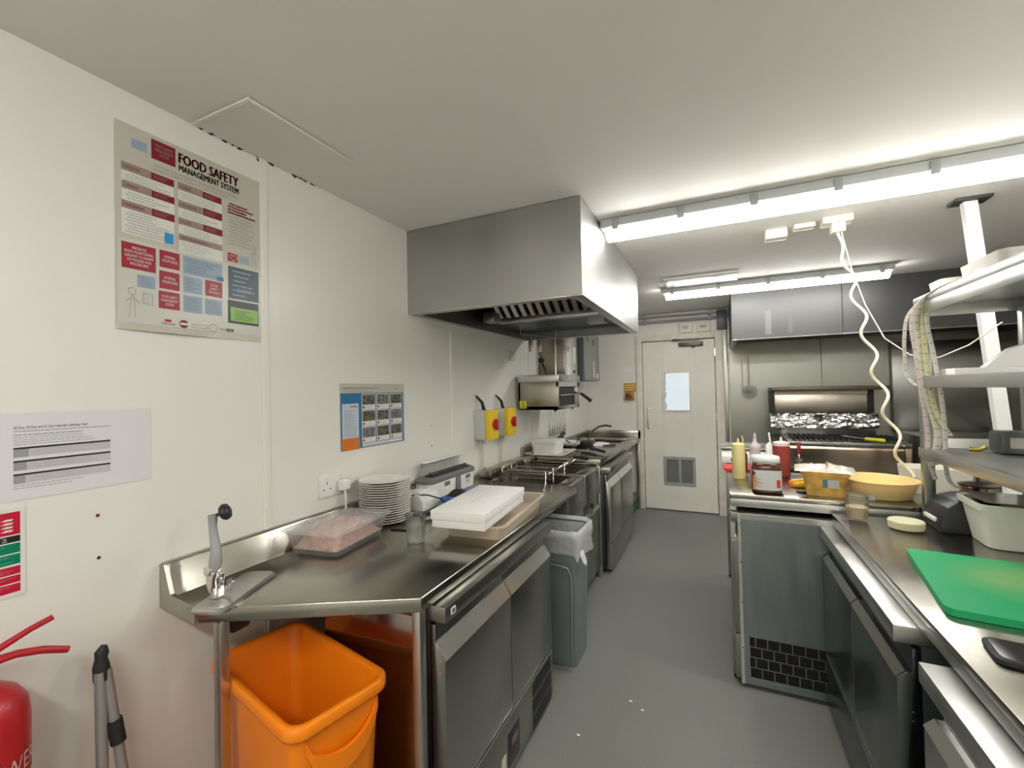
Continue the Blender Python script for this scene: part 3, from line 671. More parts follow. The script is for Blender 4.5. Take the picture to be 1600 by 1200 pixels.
for k in range(22):
    if k in (8, 15): continue
    u_ = -.10+k*.009; b.quad([tuple(R_ @ Vector((-v, u, 0))+Vector((-.955, 1.70, 1.0345))) for u, v in ((u_, -.004), (u_+.006, -.004), (u_+.006, .004), (u_, .004))], fp_)
b.build('faint_lettering', wb, smooth=0)

# film dispenser
fd = empty('film_dispenser', (-1.47, 2.21, .905), 'white and grey cling film dispenser with raised clear lid', 'film dispenser')
fg = mat('mid_grey_plastic', (.17, .18, .18), .45)
def fdb(b):
    L = []
    for z, h_, o_ in ((.906, .048, 0), (.93, .052, 0), (.99, .058, 0), (1.005, .056, 0)): L.append(rr(-1.465, 2.215, h_, .245+.0*z, .035, z, 5))
    b.loft(L, white_p)
one(fdb, 'body', fd)
one(lambda b: b.loft([rr(-1.465, 2.215, .060, .250, .036, z, 5) for z in (.998, 1.018)]+[rr(-1.465, 2.215, .050, .240, .03, 1.028, 5)], fg), 'grey_collar', fd)
one(lambda b: (b.box(-1.49, -1.435, 2.03, 2.43, 1.024, 1.037, black_p, .004), b.tube([(-1.462, 2.04, 1.038), (-1.462, 2.42, 1.038)], .010, black_p)), 'film_roll', fd)
def lidp(b):
    R = Matrix.Rotation(math.radians(-62), 3, 'Y')
    b.box(-1.515, -1.509, 2.02, 2.43, 1.025, 1.105, mat('smoky_lid', (.85, .85, .83), .12, trans=.75, ior=1.12), .002, rot=Matrix.Rotation(math.radians(10), 3, 'Y'))
    b.box(-1.515, -1.480, 2.02, 2.43, 1.100, 1.108, white_p, .003)
one(lidp, 'lid', fd)
for y in (2.13, 2.36):
    o = bx('slot_plate', fd, (-1.408, -1.4045, y-.027, y+.027, .968, .99), fg, .001)
bx('cutter_bracket', fd, (-1.409, -1.400, 2.22, 2.27, .915, .998), fg, .004)
b = MB(); b.text('Wr', ink['black'], lambda u, v: (-1.4035, u, v), 2.33, 2.375, .943, .96); lines(b, 2.325, 2.385, .934, .94, 1, ink['grey'], .1435, 1, .3); b.build('lettering', fd, smooth=0)

# label printer, glove box, cable, spatula
lp = empty('label_printer', (-1.40, 1.87, .905), 'small white label printer with black cable behind the plates', 'printer')
b = MB(); b.prism([(-1.46, .906), (-1.335, .906), (-1.335, .955), (-1.36, .985), (-1.46, .992)], 'y', 1.80, 1.95, white_p, .005); b.build('casing', lp)
b = MB(); b.box(-1.44, -1.38, 1.83, 1.92, .985, .994, card, .001); b.build('paper_slot', lp)
b = MB(); b.tube([(-1.40, 1.80, .985), (-1.33, 1.83, .985), (-1.27, 1.86, .965), (-1.22, 1.86, .93), (-1.20, 1.84, .909)], .0035, black_g); T(b.build('black_cable', smooth=80), 'thin black cable trailing from the label printer', 'cable')
gb = empty('glove_box', (-1.24, 1.97, .905), 'blue and green glove box with a black glove on top', 'glove box')
b = MB(); b.box(-1.29, -1.19, 1.88, 2.10, .906, .965, mat('blue_card', (.06, .16, .45), .45), .003); b.box(-1.291, -1.189, 1.879, 2.101, .925, .94, mat('green_card', (.05, .35, .28), .45)); b.build('box', gb)
b = MB(); blob(b, -1.24, 1.97, .045, .06, .964, .985, black_g, .3, .004, 9, 12); b.build('glove', gb, smooth=180)
b = MB(); b.tube([(-1.33, 1.63, .925), (-1.27, 1.72, .924), (-1.19, 1.80, .918)], [.008, .011, .009], black_p); T(b.build('spatula_handle', smooth=80), 'black spatula handle lying between plates and white box', 'spatula')
b = MB(); b.tube([(-1.30, 1.52, .909), (-1.19, 1.54, .908)], .004, black_p); T(b.build('marker_pen', smooth=80), 'thin black pen on the worktop beside the glass mug', 'pen')

# ================================================================ FRIDGES
def facet_door(b, sgn, xf, y0, y1, z0, z1, m, lip, small=False):
    # profile in x,z ; sgn = +1 faces +x
    X = lambda d: xf-sgn*d
    za, zb, dd = (z1-.085, z1-.066, .022) if small else (z1-.10, z1-.055, .032)
    pr = [(X(.05), z0), (X(0), z0), (X(0), za), (X(dd), zb), (X(.036), zb), (X(.036), z1), (X(.05), z1)]
    b.prism(pr, 'y', y0, y1, m, .0015)
    e_ = .0008
    A = [(X(0), za-.002), (X(-.003), za), (X(dd-.003), zb+.002), (X(dd+.001), zb)]
    q = MB(); q.prism(A, 'y', y0+.002, y1-.002, lip); return q
def fridge(name, sgn, xf, xb, y0, y1, doors, lid, label, base=.25, side=teal_dk, dm=steel_dk, h_=.855, grille=None, lipm=steel_lip):
    e = empty(name, ((xf+xb)/2, (y0+y1)/2, 0), label, 'counter fridge')
    lo, hi = min(xf-sgn*.055, xb), max(xf-sgn*.055, xb)
    bx('body', e, (lo, hi, y0, y1, .03, h_-.05), side, .002)
    for (a, c_) in doors:
        d = MB(); q = facet_door(d, sgn, xf, a, c_, base+.006, h_-.06, dm, lipm, sgn < 0); d = d.build('door', e, smooth=25); q.build('door_handle', d, smooth=0)
    L = sorted((xf+sgn*.006, xb))
    bx('lid_top', e, (L[0], L[1], y0-.004, y1+.004, h_-.048, h_), steel_b if lid else dm, .003)
    L = sorted((xf, xf-sgn*.05))
    b = MB(); b.box(L[0], L[1], y0+.002, y1-.002, .03, base, dm, .002)
    L2 = sorted((xf+sgn*.002, xf-sgn*.004)); b.box(L2[0], L2[1], y0+.004, y1-.004, base-.003, base+.001, steel_lip)
    b.build('base_panel', e)
    if grille:
        b = MB(); a, c_, z0, z1 = grille; xx = sorted((xf+sgn*.001, xf+sgn*.0015))
        nn = int((c_-a)/.013)
        for r_ in range(3):
            zz0 = z0+(z1-z0)*r_/3+.004; zz1 = z0+(z1-z0)*(r_+1)/3-.006
            for k in range(nn):
                y = a+k*.013; b.box(xx[0], xx[1], y, y+.007, zz0, zz1, black_in)
        b.build('vent_grille', e, smooth=0)
    for y in (y0+.05, y1-.05):
        for x in (xf-sgn*.09, xb+sgn*.06):
            b = MB(); b.lathe([(.02, 0), (.02, .03)], black_g, (x, y, 0), 12); b.build('foot', e)
    return e
f1 = fridge('counter_fridge', 1, -.755, -1.25, 1.115, 2.03, ((1.115, 1.572), (1.578, 2.03)), False, 'two-door dark stainless fridge under the near left worktop', side=mat('fridge_side', (.30, .27, .26), .16, 1), grille=(1.775, 2.02, .02, .235))
b = MB(); b.box(-.7555, -.7535, 1.525, 1.632, .055, .185, black_p, .001); b.box(-.7538, -.752, 1.555, 1.61, .125, .15, mat('display', (.12, .13, .15), .2)); b.build('control_panel', f1)
b = MB(); b.lathe([(.008, 0), (.008, .002)], red_p, (-.7535, 1.60, .09), 12, rot=Matrix.Rotation(PI/2, 3, 'Y')); b.build('power_button', f1)
b = MB(); b.box(-.7555, -.7538, 1.47, 1.505, .06, .13, cream_p); b.build('rating_label', f1)
b = MB(); b.box(-.7495, -.747, 1.14, 1.165, .822, .842, white_p, .003); b.box(-.7472, -.7465, 1.144, 1.161, .825, .839, fg, .001); b.build('badge', f1)
for z in (.69, .655):
    b = MB(); b.lathe([(.005, 0), (.006, -.002)], chrome, (-.775, 1.114, z), 12, rot=Matrix.Rotation(PI/2, 3, 'X')); b.build('screw', f1)
f2 = fridge('counter_fridge', 1, -.80, -1.42, 3.585, 4.60, ((3.585, 4.0), (4.005, 4.60)), False, 'dark fridge below the far left worktop beside the fryers', dm=mat('far_fridge_steel', (.42, .42, .39), .3, 1), base=.24)
f3 = fridge('counter_fridge', -1, .43, 1.10, 1.55, 2.475, ((1.55, 2.0), (2.006, 2.475)), True, 'dark stainless fridge under the right counter, farther of the two', h_=.835, lipm=mat('dull_lip', (.26, .24, .21), .4, 1), dm=mat('dark_fridge_steel', (.17, .19, .185), .3, 1))
for z in (.60, .575):
    b = MB(); b.lathe([(.005, 0), (.006, -.002)], chrome, (.465, 1.549, z), 12, rot=Matrix.Rotation(PI/2, 3, 'X')); b.build('screw', f3)
f4 = fridge('counter_fridge', -1, .425, 1.10, .42, 1.36, ((.42, .885), (.89, 1.36)), True, 'stainless fridge under the right counter nearest the camera', h_=.835, dm=mat('near_fridge_steel', (.5, .5, .48), .33, 1))
f5 = fridge('counter_fridge', -1, .055, .76, 2.50, 3.14, ((2.50, 2.82), (2.825, 3.14)), False, 'fridge under the island counter with a grey side panel and cross grille', side=teal_dk, h_=.862)
# side panel with brick pattern grille (faces the camera)
def sidep(b):
    y0, y1 = 2.486, 2.498; x0, x1, z0, z1 = .082, .74, .02, .862
    gx0, gx1, gz0, gz1 = .118, .60, .055, .255
    b.box(x0, gx0, y0, y1, z0, z1, steel_gn); b.box(gx0, x1, y0, y1, gz1, z1, steel_gn); b.box(gx0, x1, y0, y1, z0, gz0, steel_gn); b.box(gx1, x1, y0, y1, gz0, gz1, steel_gn)
    b.box(x0-.004, x0+.012, y0-.006, y0, z0, z1+.001, steel_lip, .001); b.box(x0, x1, y0-.005, y0+.001, z1-.028, z1+.001, steel_b, .001)
    n = 4; hh = (gz1-gz0)/n
    for r_ in range(n+1): b.box(gx0, gx1, y0+.001, y0+.005, gz0+r_*hh-.002, gz0+r_*hh+.002, steel_gn)
    for r_ in range(n):
        x = gx0+(.026 if r_ % 2 else 0)
        while x < gx1: b.box(x-.002, x+.002, y0+.001, y0+.005, gz0+r_*hh, gz0+(r_+1)*hh, steel_gn); x += .052
one(sidep, 'side_panel', f5, smooth=0)
bx('grille_cavity', f5, (.118, .60, 2.4985, 2.4995, .055, .255), mat('cavity_black', (.015, .012, .01), .8), 0)  # near-black sheet just behind the grille openings
for z in (.20, .42, .62, .81):
    b = MB(); b.lathe([(.005, 0), (.004, -.003)], chrome, (.092, 2.480, z), 10, rot=Matrix.Rotation(PI/2, 3, 'X')); b.build('screw', f5)

# ================================================================ ORANGE BIN
ob = empty('orange_bin', (-1.175, .940, 0), 'bright orange rectangular open bin under the angled worktop corner', 'bin')
def obin(b):
    A = math.atan2(-.125, .545)*1; rot = math.atan2(-.044, .311) if False else 0
    cx, cy = -1.175, .940; ang = math.radians(-12.6)
    def L(hx, hy, r, z): return rr(cx, cy, hx, hy, r, z, 6, ang)
    out = [L(.205, .105, .04, .0), L(.21, .11, .045, .02), L(.250, .132, .045, .635), L(.250, .132, .045, .64), L(.268, .148, .05, .648), L(.270, .150, .05, .655), L(.269, .149, .05, .677), L(.264, .144, .048, .682), L(.250, .130, .04, .680), L(.246, .126, .04, .672), L(.202, .102, .035, .035), L(.195, .095, .03, .02)]
    b.loft(out, orange)
    return
one(obin, 'tub', ob, smooth=60)
def ohandle(b):
    ang = math.radians(-12.6); c, s_ = math.cos(ang), math.sin(ang); cx, cy = -1.175, .940
    W = lambda u, v, z: (cx+u*c-v*s_, cy+u*s_+v*c, z)
    # looped handle on the short end facing +x
    pts = []
    for k in range(13):
        t_ = k/12; v = -.105+.21*t_; dz = -.075*max(0, math.sin(PI*t_))**.45; du = .258+.012*math.sin(PI*t_)
        pts.append(W(du, v, .636+dz))
    ring0 = []; L0, L1, L2, L3 = [], [], [], []
    for k, p_ in enumerate(pts):
        t_ = k/12; hgt = .030+.02*math.sin(PI*t_)
        L0.append(p_); L1.append((p_[0], p_[1], p_[2]-hgt))
        q = W(.010, 0, 0); dx_, dy_ = c*.012, s_*.012
        L2.append((p_[0]-dx_, p_[1]-dy_, p_[2]-hgt)); L3.append((p_[0]-dx_, p_[1]-dy_, p_[2]))
    loops = [[L0[k], L1[k], L2[k], L3[k]] for k in range(13)]
    b.loft(loops, orange)
one(ohandle, 'side_handle', ob)

# ================================================================ GREY BIN
gb2 = empty('grey_bin', (-.96, 2.41, 0), 'slim grey waste bin lined with a clear bag beside the fridge', 'bin')
one(lambda b: b.loft([rr(-.955, 2.415, .235, .115, .03, 0, 5), rr(-.955, 2.415, .238, .118, .035, .02, 5), rr(-.955, 2.415, .255, .135, .035, .62, 5), rr(-.955, 2.415, .262, .142, .035, .66, 5), rr(-.955, 2.415, .265, .145, .04, .72, 5), rr(-.955, 2.415, .250, .130, .035, .722, 5), rr(-.955, 2.415, .235, .115, .03, .03, 5)], grey_p), 'tub', gb2)
one(lambda b: (b.tube([(-.735, 2.274, .02), (-.727, 2.264, .50), (-.745, 2.26, .545), (-.80, 2.258, .555), (-1.0, 2.258, .555)], .006, grey_p)), 'moulded_rib', gb2, smooth=80)
def bagf(b):
    R = random.Random(2); loops = []
    for z, g in ((.60, .275), (.64, .272), (.69, .277), (.735, .272), (.737, .262), (.70, .245), (.60, .238)):
        L = rr(-.955, 2.415, g, g-.12, .04, z, 5)
        loops.append([(x+R.uniform(-.006, .006), y+R.uniform(-.006, .006), z_+(R.uniform(-.03, .02) if z in (.60,) else R.uniform(-.004, .004))) for x, y, z_ in L])
    b.loft(loops, bag_m, False, False)
    b.loft([[(-.69, 2.29, .63), (-.68, 2.30, .60), (-.675, 2.33, .63)], [(-.66, 2.27, .585), (-.645, 2.28, .565), (-.65, 2.30, .59)]], bag_m)
one(bagf, 'bin_liner', gb2, smooth=120)

# ================================================================ FRYERS
def fryer(y0, y1, lb):
    e = empty('deep_fryer', (-1.2, (y0+y1)/2, 0), lb, 'deep fryer')
    xf, xb = -.86, -1.50
    b = MB(); b.box(xb, xf-.02, y0, y1, .08, .70, steel_dk, .003); b.box(xb, xf-.02, y0, y0+.004, .70, .87, steel_dk); b.box(xb, xf-.02, y1-.004, y1, .70, .87, steel_dk); b.build('body', e)
    b = MB()
    b.prism([(xf-.02, .66), (xf+.005, .68), (xf-.005, .875), (xf-.03, .885), (xf-.04, .66)], 'y', y0+.004, y1-.004, steel_dk, .002); b.build('front_apron', e)
    b = MB(); tx0, tx1 = -1.37, -.95
    b.box(xb, tx0, y0, y1, .865, .885, steel, .002); b.box(tx1, xf-.02, y0, y1, .865, .885, steel, .002); b.box(tx0, tx1, y0, y0+.035, .866, .884, steel); b.box(tx0, tx1, y1-.035, y1, .866, .884, steel); b.build('top_frame', e)
    b = MB(); b.box(tx0, tx0+.004, y0+.035, y1-.035, .71, .868, steel_dk); b.box(tx1-.004, tx1, y0+.035, y1-.035, .71, .868, steel_dk); b.box(tx0, tx1, y0+.031, y0+.035, .71, .868, steel_dk); b.box(tx0, tx1, y1-.035, y1-.031, .71, .868, steel_dk); b.box(tx0, tx1, y0+.031, y1-.031, .705, .71, steel_dk); b.build('tank', e, smooth=0)
    b = MB(); b.box(tx0+.004, tx1-.004, y0+.035, y1-.035, .80, .802, mat('frying_oil', (.10, .055, .012), .04)); b.build('oil', e)
    b = MB(); b.box(xb, -1.40, y0, y1, .885, .955, steel, .006); b.build('rear_flue', e)
    b = MB(); b.box(xf-.022, xf, y0+.006, y1-.006, .10, .58, steel_dk, .004); b.box(xf-.015, xf+.010, y0+.01, y1-.01, .565, .585, steel_b, .003); b.build('door', e)
    b = MB(); b.lathe([(.02, 0), (.018, .02)], black_p, (xf-.02, (y0+y1)/2, .62), 16, rot=Matrix.Rotation(PI/2, 3, 'Y')); b.build('control_knob', e)
    for x in (xf-.06, xb+.06):
        for y in (y0+.05, y1-.05):
            b = MB(); b.lathe([(.018, 0), (.018, .08)], steel_dk, (x, y, 0), 12); b.build('leg', e)
    return e
fryer(2.66, 3.055, 'deep fryer in the left row nearest the long worktop'); fryer(3.065, 3.465, 'deep fryer in the left row beside the far worktop')
def basket(yc, lb, gr):
    e = empty('fry_basket', (-1.12, yc, .80), lb, 'fry basket')
    x0, x1, y0, y1, z0, z1 = -1.36, -1.04, yc-.055, yc+.055, .815, .935
    wire = mat('basket_wire', (.35, .33, .28), .35, 1)
    b = MB()
    for z, r_ in ((z1, .0035), (z1-.05, .0018), (z0, .0018)):
        b.tube([(x0, y0, z), (x1, y0, z), (x1, y1, z), (x0, y1, z), (x0, y0, z)], r_, wire, 5)
    for k in range(14):
        x = x0+(x1-x0)*k/13; b.tube([(x, y0, z1), (x, y0, z0), (x, y1, z0), (x, y1, z1)], .0018, wire, 4)
    for k in range(1, 5):
        y = y0+(y1-y0)*k/5; b.tube([(x0, y, z1), (x0, y, z0), (x1, y, z0), (x1, y, z1)], .0018, wire, 4)
    b.build('wire_mesh', e, smooth=80)
    b = MB(); b.tube([(x1, yc-.03, z1), (x1+.04, yc, z1+.02), tuple(gr[0])], .004, chrome, 6); b.tube([(x1, yc+.03, z1), (x1+.04, yc, z1+.02)], .004, chrome, 6); b.build('handle_stem', e, smooth=80)
    b = MB(); b.tube([(x1-.002, y0, z0), (x1-.002, y0, z1+.02), (x1-.035, y0, z1+.02)], .004, chrome, 6); b.build('front_hook', e, smooth=80)
    b = MB(); b.tube([(x0, y0, z1), (x0-.01, y0+.02, z1+.03), (x0-.01, y1-.02, z1+.03), (x0, y1, z1)], .004, chrome, 6); b.build('rear_hook', e, smooth=80)
    b = MB(); g0, g1 = Vector(gr[0]), Vector(gr[1]); b.tube([g0, g0.lerp(g1, .5)+Vector((0, 0, .004)), g1], [.012, .014, .012], black_p); b.build('grip', e, smooth=80)
basket(2.80, 'wire fry basket nearest the long worktop', ((-1.03, 3.34, .968), (-.90, 3.28, .968))); basket(2.95, 'wire fry basket in the middle of the three', ((-1.04, 3.60, .968), (-.895, 3.49, .968))); basket(3.20, 'wire fry basket nearest the far worktop', ((-1.04, 3.86, .968), (-.87, 3.70, .968)))

# ================================================================ FAR LEFT WORKTOP + SINK
w2 = empty('worktop', (-1.2, 4.05, 0), 'stainless worktop beyond the fryers holding the plastic tub', 'worktop')
b = MB(); b.box(XW+.001, -.85, 3.48, 4.61, .885, .935, steel, .004); b.build('top', w2)
b = MB(); b.prism([(XW+.001, .93), (XW+.03, .93), (XW+.022, 1.0), (XW+.001, 1.005)], 'y', 3.48, 4.61, steel, .002); b.build('upstand', w2)
for x, y in ((-.88, 3.51), (-1.5, 3.51), (-1.5, 4.58)):
    b = MB(); b.box(x-.016, x+.016, y-.016, y+.016, 0, .885, steel_b, .003); b.build('leg', w2)
sk = empty('sink_unit', (-1.2, 5.1, 0), 'stainless sink unit in the far left corner by the door', 'sink')
b = MB()
b.box(XW+.001, -.87, 4.63, 5.0, .845, .885, steel, .003); b.box(XW+.001, -.87, 5.42, YB-.002, .845, .885, steel, .003); b.box(XW+.001, -1.42, 5.0, 5.42, .846, .884, steel); b.box(-1.0, -.87, 5.0, 5.42, .846, .884, steel, .002); b.build('top', sk)
b = MB(); b.box(-1.42, -1.0, 5.0, 5.004, .70, .86, steel); b.box(-1.42, -1.0, 5.416, 5.42, .70, .86, steel); b.box(-1.42, -1.416, 5.0, 5.42, .70, .86, steel); b.box(-1.004, -1.0, 5.0, 5.42, .70, .86, steel); b.box(-1.42, -1.0, 5.0, 5.42, .695, .70, steel); b.build('bowl', sk, smooth=0)
b = MB(); b.box(XW+.001, -.87, YB-.02, YB-.002, .88, .965, steel, .002); b.box(XW+.001, XW+.02, 4.63, YB-.02, .88, .965, steel, .002); b.build('upstand', sk)
for x, y in ((-.90, YB-.05), (-.90, 4.68), (-1.5, YB-.05)):
    b = MB(); b.box(x-.018, x+.018, y-.018, y+.018, 0, .845, steel_b, .003); b.build('leg', sk)
b = MB(); b.box(-1.5, -.9, 4.7, YB-.04, .18, .20, steel, .003); b.build('lower_shelf', sk)
tp = empty('tap', (-1.37, 5.2, .885), 'curved dark chrome tap over the corner sink', 'tap')
b = MB(); b.tube([(-1.40, 5.22, .885), (-1.40, 5.22, .93), (-1.36, 5.21, 1.0), (-1.28, 5.20, 1.05), (-1.20, 5.20, 1.065), (-1.13, 5.20, 1.055)], .012, mat('tap_metal', (.25, .24, .22), .25, 1)); b.build('spout', tp, smooth=80)
b = MB(); b.box(-1.50, -1.34, 5.17, 5.27, .885, .905, chrome, .004); b.build('tap_base', tp)
o = bx('floor_crate', None, (-1.3, -.93, 5.25, 5.6, 0, .10), mat('green_plastic', (.02, .18, .09), .5), .006); T(o, 'low green crate on the floor under the corner sink', 'crate')
b = MB(); b.lathe([(.03, 0), (.045, .03), (.04, .09), (.02, .11)], mat('brown_plastic', (.16, .05, .03), .5), (-.98, 5.1, .20), 16); T(b.build('small_pot'), 'small brown pot on the shelf under the corner sink', 'pot')

# items on far worktop
pan('serving_tray', -1.345, 3.70, .155, .19, .936, .952, .01, mat('tray_plastic', (.70, .66, .60), .3), 0, 'pale shallow tray under the white plastic tub', 'tray')
wt2 = empty('plastic_tub', (-1.36, 3.65, .945), 'white lidded plastic tub on the far left worktop', 'tub')
one(lambda b: b.loft([rr(-1.36, 3.66, .105, .10, .03, .942, 5), rr(-1.36, 3.66, .122, .117, .03, 1.045, 5)], white_p), 'tub', wt2)
one(lambda b: b.loft([rr(-1.36, 3.66, .130, .125, .035, 1.043, 5), rr(-1.36, 3.66, .130, .125, .035, 1.060, 5), rr(-1.36, 3.66, .12, .115, .03, 1.064, 5)], white_p), 'lid', wt2)
for k in range(3):
    b = MB(); b.lathe([(.05, 0), (.10, .03), (.125, .045), (.122, .047), (.095, .033), (.045, .005)], white_p if k else steel_lip, (-1.30, 4.02, .937+k*.012), 28)
    T(b.build('mixing_bowl'), ('lowest steel bowl stacked behind the white tub', 'middle white bowl stacked behind the white tub', 'top white bowl stacked behind the white tub')[k], 'bowl')
br = empty('wire_brush', (-1.30, 4.0, .99), 'dark cleaning brush standing in the bowls behind the white tub', 'brush')
b = MB(); b.box(-1.36, -1.325, 3.95, 3.99, 1.0, 1.11, mat('bristle', (.08, .08, .08), .8), .004, rot=Matrix.Rotation(math.radians(38), 3, 'Y')); b.build('bristle_head', br)
b = MB(); b.tube([(-1.30, 3.98, 1.02), (-1.24, 4.0, .985)], .008, black_p); b.build('handle', br)
b = MB(); b.tube([(-1.22, 4.05, .985), (-1.20, 4.1, 1.04), (-1.15, 4.15, 1.05), (-1.10, 4.1, 1.0), (-1.04, 4.05, .94)], .005, black_g); T(b.build('looped_cable', smooth=80), 'thin dark looped cable among the things on the far worktop', 'cable')
o = bx('black_tray', None, (-1.30, -1.12, 4.24, 4.40, .936, .985), black_p, .008); T(o, 'black plastic box on the far left worktop', 'box')
b = MB(); blob(b, -1.12, 4.42, .13, .12, .937, .955, white_p, .2, .004, 22, 14); T(b.build('folded_cloth', smooth=180), 'crumpled pale cloth on the far left worktop', 'cloth')
b = MB(); b.tube([(-1.02, 4.28, .944), (-.92, 4.38, .944)], .007, black_p); b.box(-1.16, -1.03, 4.262, 4.282, .937, .940, steel_lip); T(b.build('kitchen_knife', smooth=80), 'black handled knife lying by the cloth on the far worktop', 'knife')

# wall grill (salamander)
sg = empty('wall_grill', (-1.35, 3.7, 1.33), 'wall mounted stainless grill with black side handle', 'grill')
gx0, gx1, gy0, gy1, gz0, gz1 = XW+.03, -1.16, 3.39, 3.98, 1.335, 1.625
olv = mat('olive_stainless', (.42, .40, .33), .3, 1, var=.06, scale=3)
b = MB(); b.box(gx0, gx1, gy0, gy0+.02, gz0, gz1-.06, olv, .002); b.box(gx0, gx1, gy1-.05, gy1, gz0, gz1-.06, olv, .002); b.box(gx0, gx1, gy0, gy1, gz0, gz0+.03, olv, .002); b.box(gx0, gx0+.02, gy0, gy1, gz0, gz1-.06, steel_dk); b.box(gx1-.02, gx1, gy0, gy1, gz1-.10, gz1-.06, steel_b); b.build('casing', sg)
b = MB(); b.box(gx0-.0, gx1+.008, gy0-.006, gy1+.006, gz1-.06, gz1, steel_b, .003); b.build('top_band', sg)
b = MB(); b.box(gx0+.02, gx1-.03, gy0+.02, gy1-.05, gz0+.03, gz1-.06, black_in); b.build('dark_interior', sg, smooth=0)
b = MB()
for k in range(9): b.tube([(gx0+.05, gy0+.05+k*.055, gz0+.12), (gx1+.005, gy0+.05+k*.055, gz0+.12)], .003, steel_b, 5)
b.tube([(gx1+.005, gy0+.04, gz0+.12), (gx1+.005, gy1-.06, gz0+.12)], .005, chrome, 6); b.build('rack', sg)
b = MB(); b.tube([(gx1-.02, gy1-.1, gz0+.14), (gx1+.05, gy1-.1, gz0+.125)], .007, chrome); b.build('handle_stem', sg)
b = MB(); b.tube([(gx1+.05, gy1-.1, gz0+.125), (gx1+.14, gy1-.1, gz0+.055)], [.013, .017], black_p); b.build('grip', sg)
b = MB(); b.box(gx0+.012, gx0+.075, gy0-.0015, gy0, gz0+.012, gz0+.075, mat('warning_yellow', (.75, .72, .02), .4)); b.prism([(gx0+.02, gz0+.022), (gx0+.066, gz0+.022), (gx0+.043, gz0+.064)], 'y', gy0-.0022, gy0-.0015, ink['black']); b.prism([(gx0+.026, gz0+.026), (gx0+.060, gz0+.026), (gx0+.043, gz0+.057)], 'y', gy0-.0028, gy0-.0022, yellow); b.build('warning_sticker', sg, smooth=0)
for y in (gy0+.06, gy1-.06):
    b = MB(); b.lathe([(.012, 0), (.012, .016)], black_g, (gx1-.05, y, gz0-.015), 10); b.build('foot', sg)
bkt = MB(); bkt.box(XW, gx0, gy0+.05, gy1-.05, gz0+.02, gz1-.05, steel_dk); bkt.build('wall_bracket', sg)
# utensils hanging beneath the grill
for k in range(6):
    y = 4.20+k*.085; b = MB(); x = XW+.03
    b.tube([(x, y, 1.34), (x, y, 1.10)], .006, steel_lip); b.box(x-.003, x+.003, y-.022, y+.022, 1.03, 1.11, steel_b, .002); b.tube([(XW, y, 1.335), (x, y, 1.34)], .003, steel_b)
    T(b.build('hanging_utensil'), 'steel utensil hanging on the wall below the grill', 'utensil', 'steel utensils hanging on the wall below the grill')
o = bx('knife_holder', None, (XW, XW+.03, 5.05, 5.13, 1.36, 1.52), red_p, .006); T(o, 'narrow red holder on the far left wall beside the grill', 'holder')

# wall cabinets
cb1 = empty('wall_cabinet', (-1.42, 4.15, 1.62), 'open steel cabinet box on the far left wall above the grill', 'cabinet')
bx('casing', cb1, (XW, -1.30, 3.955, 4.37, 1.62, 2.12), mat('brown_steel', (.36, .32, .27), .35, 1), .003)
bx('front_cover', cb1, (-1.30, -1.285, 3.96, 4.365, 1.63, 2.11), steel_lip, .003)
for d_, m_ in (((4.02, 4.10, 1.74, 1.86), card), ((4.24, 4.30, 1.76, 1.92), card), ((4.23, 4.29, 1.66, 1.69), ink['black']), ((4.02, 4.10, 1.88, 1.92), ink['grey'])): bx('label', cb1, (-1.2845, -1.283)+d_, m_, 0)
cb2 = empty('wall_cabinet', (-1.42, 4.98, 1.58), 'grey steel cabinet on the far left wall closest to the door', 'cabinet')
bx('casing', cb2, (XW, -1.31, 4.66, 5.30, 1.59, 2.15), mat('dark_grey_steel', (.13, .15, .16), .4, .6), .004)
bx('door', cb2, (-1.31, -1.285, 4.66, 5.30, 1.595, 2.145), mat('cabinet_grey', (.34, .36, .34), .4, .6), .006)
for d_, m_ in (((5.16, 5.24, 1.62, 1.68), card), ((5.02, 5.06, 1.63, 1.82), card), ((4.76, 4.80, 2.02, 2.08), ink['black']), ((5.0, 5.06, 2.0, 2.06), ink['black'])): bx('label', cb2, (-1.2848, -1.283)+d_, m_, 0)

# ================================================================ FIRE EXTINGUISHER + POLE
fe = empty('fire_extinguisher', (-1.45, .385, .2), 'red fire extinguisher at the lower left corner of the view', 'fire extinguisher')
EX, EY = -1.455, .375
b = MB(); b.lathe([(.07, .22), (.08, .23), (.082, .26), (.082, .80), (.078, .835), (.062, .862), (.036, .882), (.026, .892), (.026, .905)], red_paint, (EX, EY, 0), 40); b.build('cylinder', fe, smooth=50)
b = MB(); b.lathe([(.024, .90), (.024, .925), (.018, .93), (.016, .955)], mat('brass', (.55, .45, .22), .3, 1), (EX, EY, 0), 20); b.build('valve', fe)
b = MB(); b.tube([(EX, EY+.01, .930), (EX+.01, EY+.06, .930), (EX+.012, EY+.10, .918), (EX+.012, EY+.145, .895)], [.011, .009, .009, .008], red_paint); b.build('lower_lever', fe, smooth=80)
b = MB(); b.tube([(EX, EY-.01, .945), (EX+.01, EY+.03, .955), (EX+.012, EY+.08, .975), (EX+.012, EY+.118, .985)], [.009, .008, .007, .007], red_paint); b.build('upper_lever', fe, smooth=80)
b = MB(); lb_ = mat('label_pink', (.62, .45, .46), .4)
def cyl(r_): return lambda u, v: (EX+r_*math.cos(u), EY+r_*math.sin(u), v)
for k in range(14):
    a0 = -1.1+k*.16; a1 = a0+.16
    b.quad([cyl(.0828)(a0, .658), cyl(.0828)(a1, .658), cyl(.0828)(a1, .684), cyl(.0828)(a0, .684)], lb_)
    b.quad([cyl(.0827)(a0, .45), cyl(.0827)(a1, .45), cyl(.0827)(a1, .648), cyl(.0827)(a0, .648)], ink['black'])
